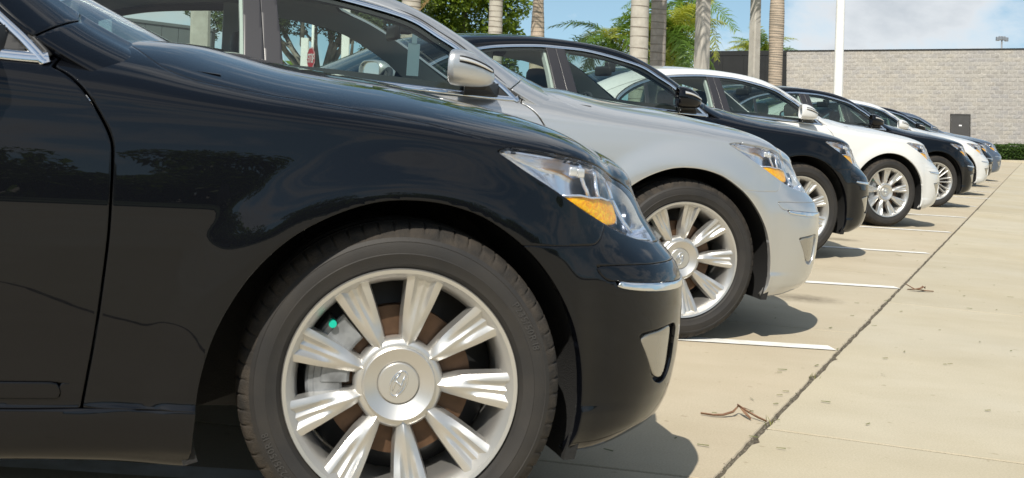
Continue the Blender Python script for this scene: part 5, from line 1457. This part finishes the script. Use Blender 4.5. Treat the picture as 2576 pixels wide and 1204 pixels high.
def royal(x, y, prof, m, label, seed, H=7.5, rings=.16, top=True, shaft_z=6.6, fronds=9):
    root = empty('royal_palm', (x, y, 0)); tag(root, label, 'palm', 'royal palms at the edge of the lot')
    r = np.random.default_rng(seed); V = []; n = 28; zs = np.arange(-.3, shaft_z+.01, .05)
    zr = np.cumsum(rings*(.75+.5*r.random(80)))
    for z in zs:
        w = np.interp(z, [q[0] for q in prof], [q[1] for q in prof])/2
        for j in range(n):
            a = 2*math.pi*j/n; rr = w*(1+.012*math.sin(3*a+z)); V.append((LEAN*z+rr*math.cos(a), rr*math.sin(a), z))
    F = [(i*n+j, i*n+(j+1) % n, (i+1)*n+(j+1) % n, (i+1)*n+j) for i in range(len(zs)-1) for j in range(n)]
    mb = MB(); mb.add(V, F); tr = mb.build('trunk', m, root)
    for z in zr:
        if z > shaft_z-.05 or z < .8: continue
        w = np.interp(z, [q[0] for q in prof], [q[1] for q in prof])/2+.0015; ph = 6.28*r.random(); V = []
        hh = .010+.008*r.random()
        for j in range(n):
            a = 2*math.pi*j/n; dz = .012*math.sin(a+ph)
            for e, q in ((-1, 0), (-.5, .004), (.5, .004), (1, 0)): V.append((LEAN*(z+dz)+(w*(1+.012*math.sin(3*a+z))+q)*math.cos(a), (w*(1+.012*math.sin(3*a+z))+q)*math.sin(a), z+dz+e*hh*(1+.4*math.sin(2*a+ph))))
        mb = MB(); mb.add(V, [(j*4+q, j*4+q+1, ((j+1) % n)*4+q+1, ((j+1) % n)*4+q) for j in range(n) for q in range(3)]); mb.build('leaf_scar', RING, tr)
    mb = MB(); w = np.interp(shaft_z, [q[0] for q in prof], [q[1] for q in prof])/2
    mb.tube([(LEAN*z, 0, z) for z in np.linspace(shaft_z, shaft_z+1.95, 8)], [w*q for q in (1.02, 1.08, 1.05, .95, .82, .68, .55, .4)], 20); mb.build('crownshaft', SHAFT, root)
    crown(root, LEAN*(shaft_z+1.9), 0, shaft_z+1.9, fronds, seed, 1.15, .1, -.05, 1.25)
    return root
royal(1.25, 40, [(0, .66), (6, .60)], T_GREY, 'pale palm trunk just above the roof of the silver car, with a dead leaf hanging', 1)
royal(4.10, 41, [(0, .50), (3, .48), (4, .45), (6, .45)], T_GREY, 'grey ringed palm trunk in front of the dense dark tree', 2)
royal(5.64, 42, [(0, .58), (3, .50), (3.9, .44), (4.5, .37), (4.95, .34)], T_WARM, 'short tapered palm trunk standing alone between the dense tree and open sky', 3, shaft_z=4.95)
royal(7.38, 34, [(0, .50), (3.0, .50), (3.6, .49), (4.4, .485), (6, .48)], T_GREY, 'thickest pale grey palm trunk, left one of the touching pair', 4, rings=.27)
royal(8.60, 37, [(0, .44), (3.0, .46), (4, .45), (6, .44)], T_DARK, 'darker brown ringed palm trunk, right one of the touching pair', 5, rings=.21)
royal(13.13, 40, [(0, .46), (2.4, .43), (3.2, .43), (3.9, .47), (4.6, .465), (5.0, .43)], T_WARM, 'warm brown bulging palm trunk with a green shaft, in front of the dark wall panels', 6, rings=.075, shaft_z=5.0)
# the dead leaf on the first trunk
o = bpy.data.objects.new('dead_frond', FM[2].copy()); COL.objects.link(o); o.data.materials.clear(); o.data.materials.append(FROND[2]); o.location = (1.72, 39.6, 5.4); o.rotation_euler = (0, 1.15, .2); o.scale = (.55, .55, .55)
tag(o, 'dead brown palm leaf hanging beside the pale trunk above the silver roof', 'palm leaf')
def bushy_palm(x, y, z, n, seed, label, scale, stem, ym, el0=-1.0, el1=1.25):
    root = empty('palm_tree', (x, y, 0)); tag(root, label, 'palm')
    mb = MB(); mb.tube([(LEAN*q, 0, q) for q in np.linspace(-.3, z, 6)], [stem*(1-.03*i) for i in range(6)], 12); mb.build('trunk', SHAFT if stem < .25 else T_GREY, root)
    crown(root, LEAN*z, 0, z, int(n*1.2), seed, scale, ym, el0, el1); return root
bushy_palm(10.98, 46, 4.15, 30, 21, 'bushy palm with many yellow green leaves behind the concrete pole and trunks', .82, .17, .45, -1.1, 1.0)
bushy_palm(12.2, 49, 5.6, 16, 22, 'taller green palm rising behind the bushy yellow green palm', .95, .2, .2, -.9, 1.2)
bushy_palm(8.9, 46, 3.7, 16, 23, 'green palm whose drooping leaves stick out left of the pair of trunks', .82, .17, .35, -.9, .9)
bushy_palm(24.7, 78, 5.3, 18, 24, 'small palm top peeking over the dark end of the building', .9, .25, .4, -.2, 1.1)
# ---- broadleaf trees
BARK = pbr('fig_bark', (.30, .27, .235), .9, color2=(.19, .17, .15), vscale=4, detail=8, bump=.4, bscale=30)
def tree(name, x, y, label, limbs, leaves, size, m, seed, bark=BARK, group=None):
    root = empty(name, (x, y, 0)); tag(root, label, 'tree', group)
    mb = MB()
    for pts, r0, r1 in limbs: mb.tube(pts, np.linspace(r0, r1, len(pts)), 10)
    mb.build('trunk', bark, root)
    o = leaf_cloud('crown', leaves, size, m, root, r=np.random.default_rng(seed)); tag(o, kind='stuff'); return root
def clumps(r, centres, per, sq=.75):
    out = []
    for (cx, cy, cz, R) in centres:
        d = r.normal(size=(per, 3)); d /= np.linalg.norm(d, axis=1, keepdims=True); q = R*(.55+.45*r.random((per, 1))**.5); p = d*q; p[:, 2] *= sq
        out.append(p+np.array([cx, cy, cz]))
    return np.vstack(out)
r5 = np.random.default_rng(31)
# dense tree
cs = []
for i in range(70):
    a = r5.random()*6.28; q = r5.random()**.5; zc = 1.2+6.8*r5.random(); R = 2.35*math.sqrt(max(.05, 1-((zc-4.2)/4.9)**2))
    cs.append((R*q*math.cos(a), R*q*math.sin(a), zc, .65+.55*r5.random()))
lv_ = clumps(r5, cs, 420)
tree('broadleaf_tree', 3.3, 50, 'dense rounded dark green tree behind the grey ringed palm trunk', [([(0, 0, -.2), (.05, 0, 1.2), (.2, 0, 3), (.3, .2, 5.5)], .32, .10), ([(.05, 0, 1.2), (-1, 0, 3), (-1.6, .2, 4.6)], .18, .05), ([(.1, 0, 1.5), (1.2, .2, 3.2), (1.8, .2, 4.6)], .18, .05)], lv_, .105, LEAF[1], 41)
# fig with bare spreading limbs
limbs = [([(0, 0, -.2), (.05, 0, .8), (.0, 0, 1.5)], .42, .34)]; tips = []
for a0, l, z1, rr in ((-1.25, 3.4, 4.2, .20), (-.9, 3.0, 4.7, .18), (-.55, 2.4, 5.2, .17), (-.2, 2.0, 5.3, .20), (.1, 1.6, 5.6, .18), (.45, 2.3, 5.2, .19), (.8, 2.9, 4.7, .2), (1.15, 3.6, 4.0, .22), (1.4, 4.2, 3.2, .17), (-1.45, 4.0, 3.4, .16)):
    ex_, ez = math.sin(a0)*l, z1; mid = (ex_*.40+r5.normal()*.15, r5.normal()*.4, 1.45+(ez-1.45)*.38); m2 = (ex_*.72+r5.normal()*.15, r5.normal()*.7, 1.45+(ez-1.45)*.72); e = (ex_, r5.normal()*.9, ez)
    limbs.append(([(0, 0, 1.2), mid, m2, e], rr*.72, .04)); tips += [m2, e]
    for k in range(4):
        b = np.array(m2) if k < 3 else np.array(mid); t = b+np.array([r5.normal()*.8+ex_*.18, r5.normal()*.8, .5+.9*r5.random()])
        limbs.append(([tuple(b), tuple((b+t)/2+r5.normal(size=3)*.1), tuple(t)], .07, .02)); tips.append(tuple(t))
cs = [(t[0]+r5.normal()*.35, t[1]+r5.normal()*.4, t[2]+.1+r5.normal()*.25, .35+.35*r5.random()) for t in tips for _ in range(3)]
tree('fig_tree', -2.0, 47, 'spreading fig tree with bare grey limbs, seen through the silver car window', limbs, clumps(r5, cs, 230), .080, LEAF[2], 42)
# ---- what the polished cars mirror: the planted edge of the lot behind the photographer
r6 = np.random.default_rng(77)
lv_all = []; mbt = MB()
for k, (x, y, h, R) in enumerate([(-13, -23, 4.4, 2.6), (-5.5, -25, 5.2, 3.0), (2.5, -24, 4.0, 2.5), (10, -26, 5.4, 3.2), (18, -24, 4.4, 2.6), (-22, -25, 5.4, 3.2), (27, -27, 5, 3)]):
    cs = [(x+R*.8*r6.normal()*.6, y+R*.6*r6.normal()*.6, h*.35+h*.6*r6.random(), .7+.5*r6.random()) for _ in range(34)]
    lv_all.append(clumps(r6, cs, 150)); mbt.tube([(x, y, -.2), (x+.1, y, h*.3), (x, y+.1, h*.7)], [.2, .13, .06], 8)
o = leaf_cloud('roadside_trees', np.vstack(lv_all), .16, LEAF[1], None, r=np.random.default_rng(60)); tag(o, 'planted trees behind the camera, seen only as reflections in the paint', 'woods', kind='stuff')
o = mbt.build('roadside_trunks', BARK); tag(o, 'trunks of the planted trees behind the camera', 'woods', kind='stuff')
mb = MB(); mb.box((-70, -40, -.04), (70, -15.0, .10)); o = mb.build('verge', pbr('lawn', (.055, .085, .022), .95, color2=(.035, .055, .015), vscale=3), None, False); tag(o, kind='structure')
# far belts of trees on the horizon
def belt_of_trees(name, x0, x1, y0, h, n, seed, label):
    r = np.random.default_rng(seed); x = x0+(x1-x0)*r.random(n); z = h*r.random(n)**.8*(.7+.3*np.sin(x*.35+seed)**2); C = np.stack([x, y0+r.normal(size=n)*2.0, z], 1)
    o = leaf_cloud(name, C, .55, LEAF[1], None, r=r); tag(o, label, 'woods', kind='stuff')
belt_of_trees('far_woods', -120, 20, 110, 4.5, 5000, 5, 'low far line of trees on the horizon')
belt_of_trees('roadside_woods', -70, 70, -36, 4.3, 26000, 6, 'line of trees far behind the camera')
# paper tag hanging from the silver car's mirror
mb = MB(); mb.add([(-.030, 0, 0), (.030, 0, 0), (.030, 0, -.155), (-.030, 0, -.155)], [(0, 1, 2, 3)]); mb.add([(-.030, .0015, 0), (.030, .0015, 0), (.030, .0015, -.155), (-.030, .0015, -.155)], [(3, 2, 1, 0)])
mb.box((-.012, -.002, 0), (.012, .004, .05))
o = mb.build('paper_tag', MT['paper'], None, False); q = cars[1].matrix_world if False else Matrix.Translation(cars[1].location) @ Matrix.Rotation(cars[1].rotation_euler.z, 4, 'Z')
o.location = q @ Vector((-1.055, -.06, 1.225)); o.rotation_euler = (0, 0, cars[1].rotation_euler.z+.1); tag(o, 'pale blue paper tag hanging from the rear view mirror of the silver sedan', 'tag')
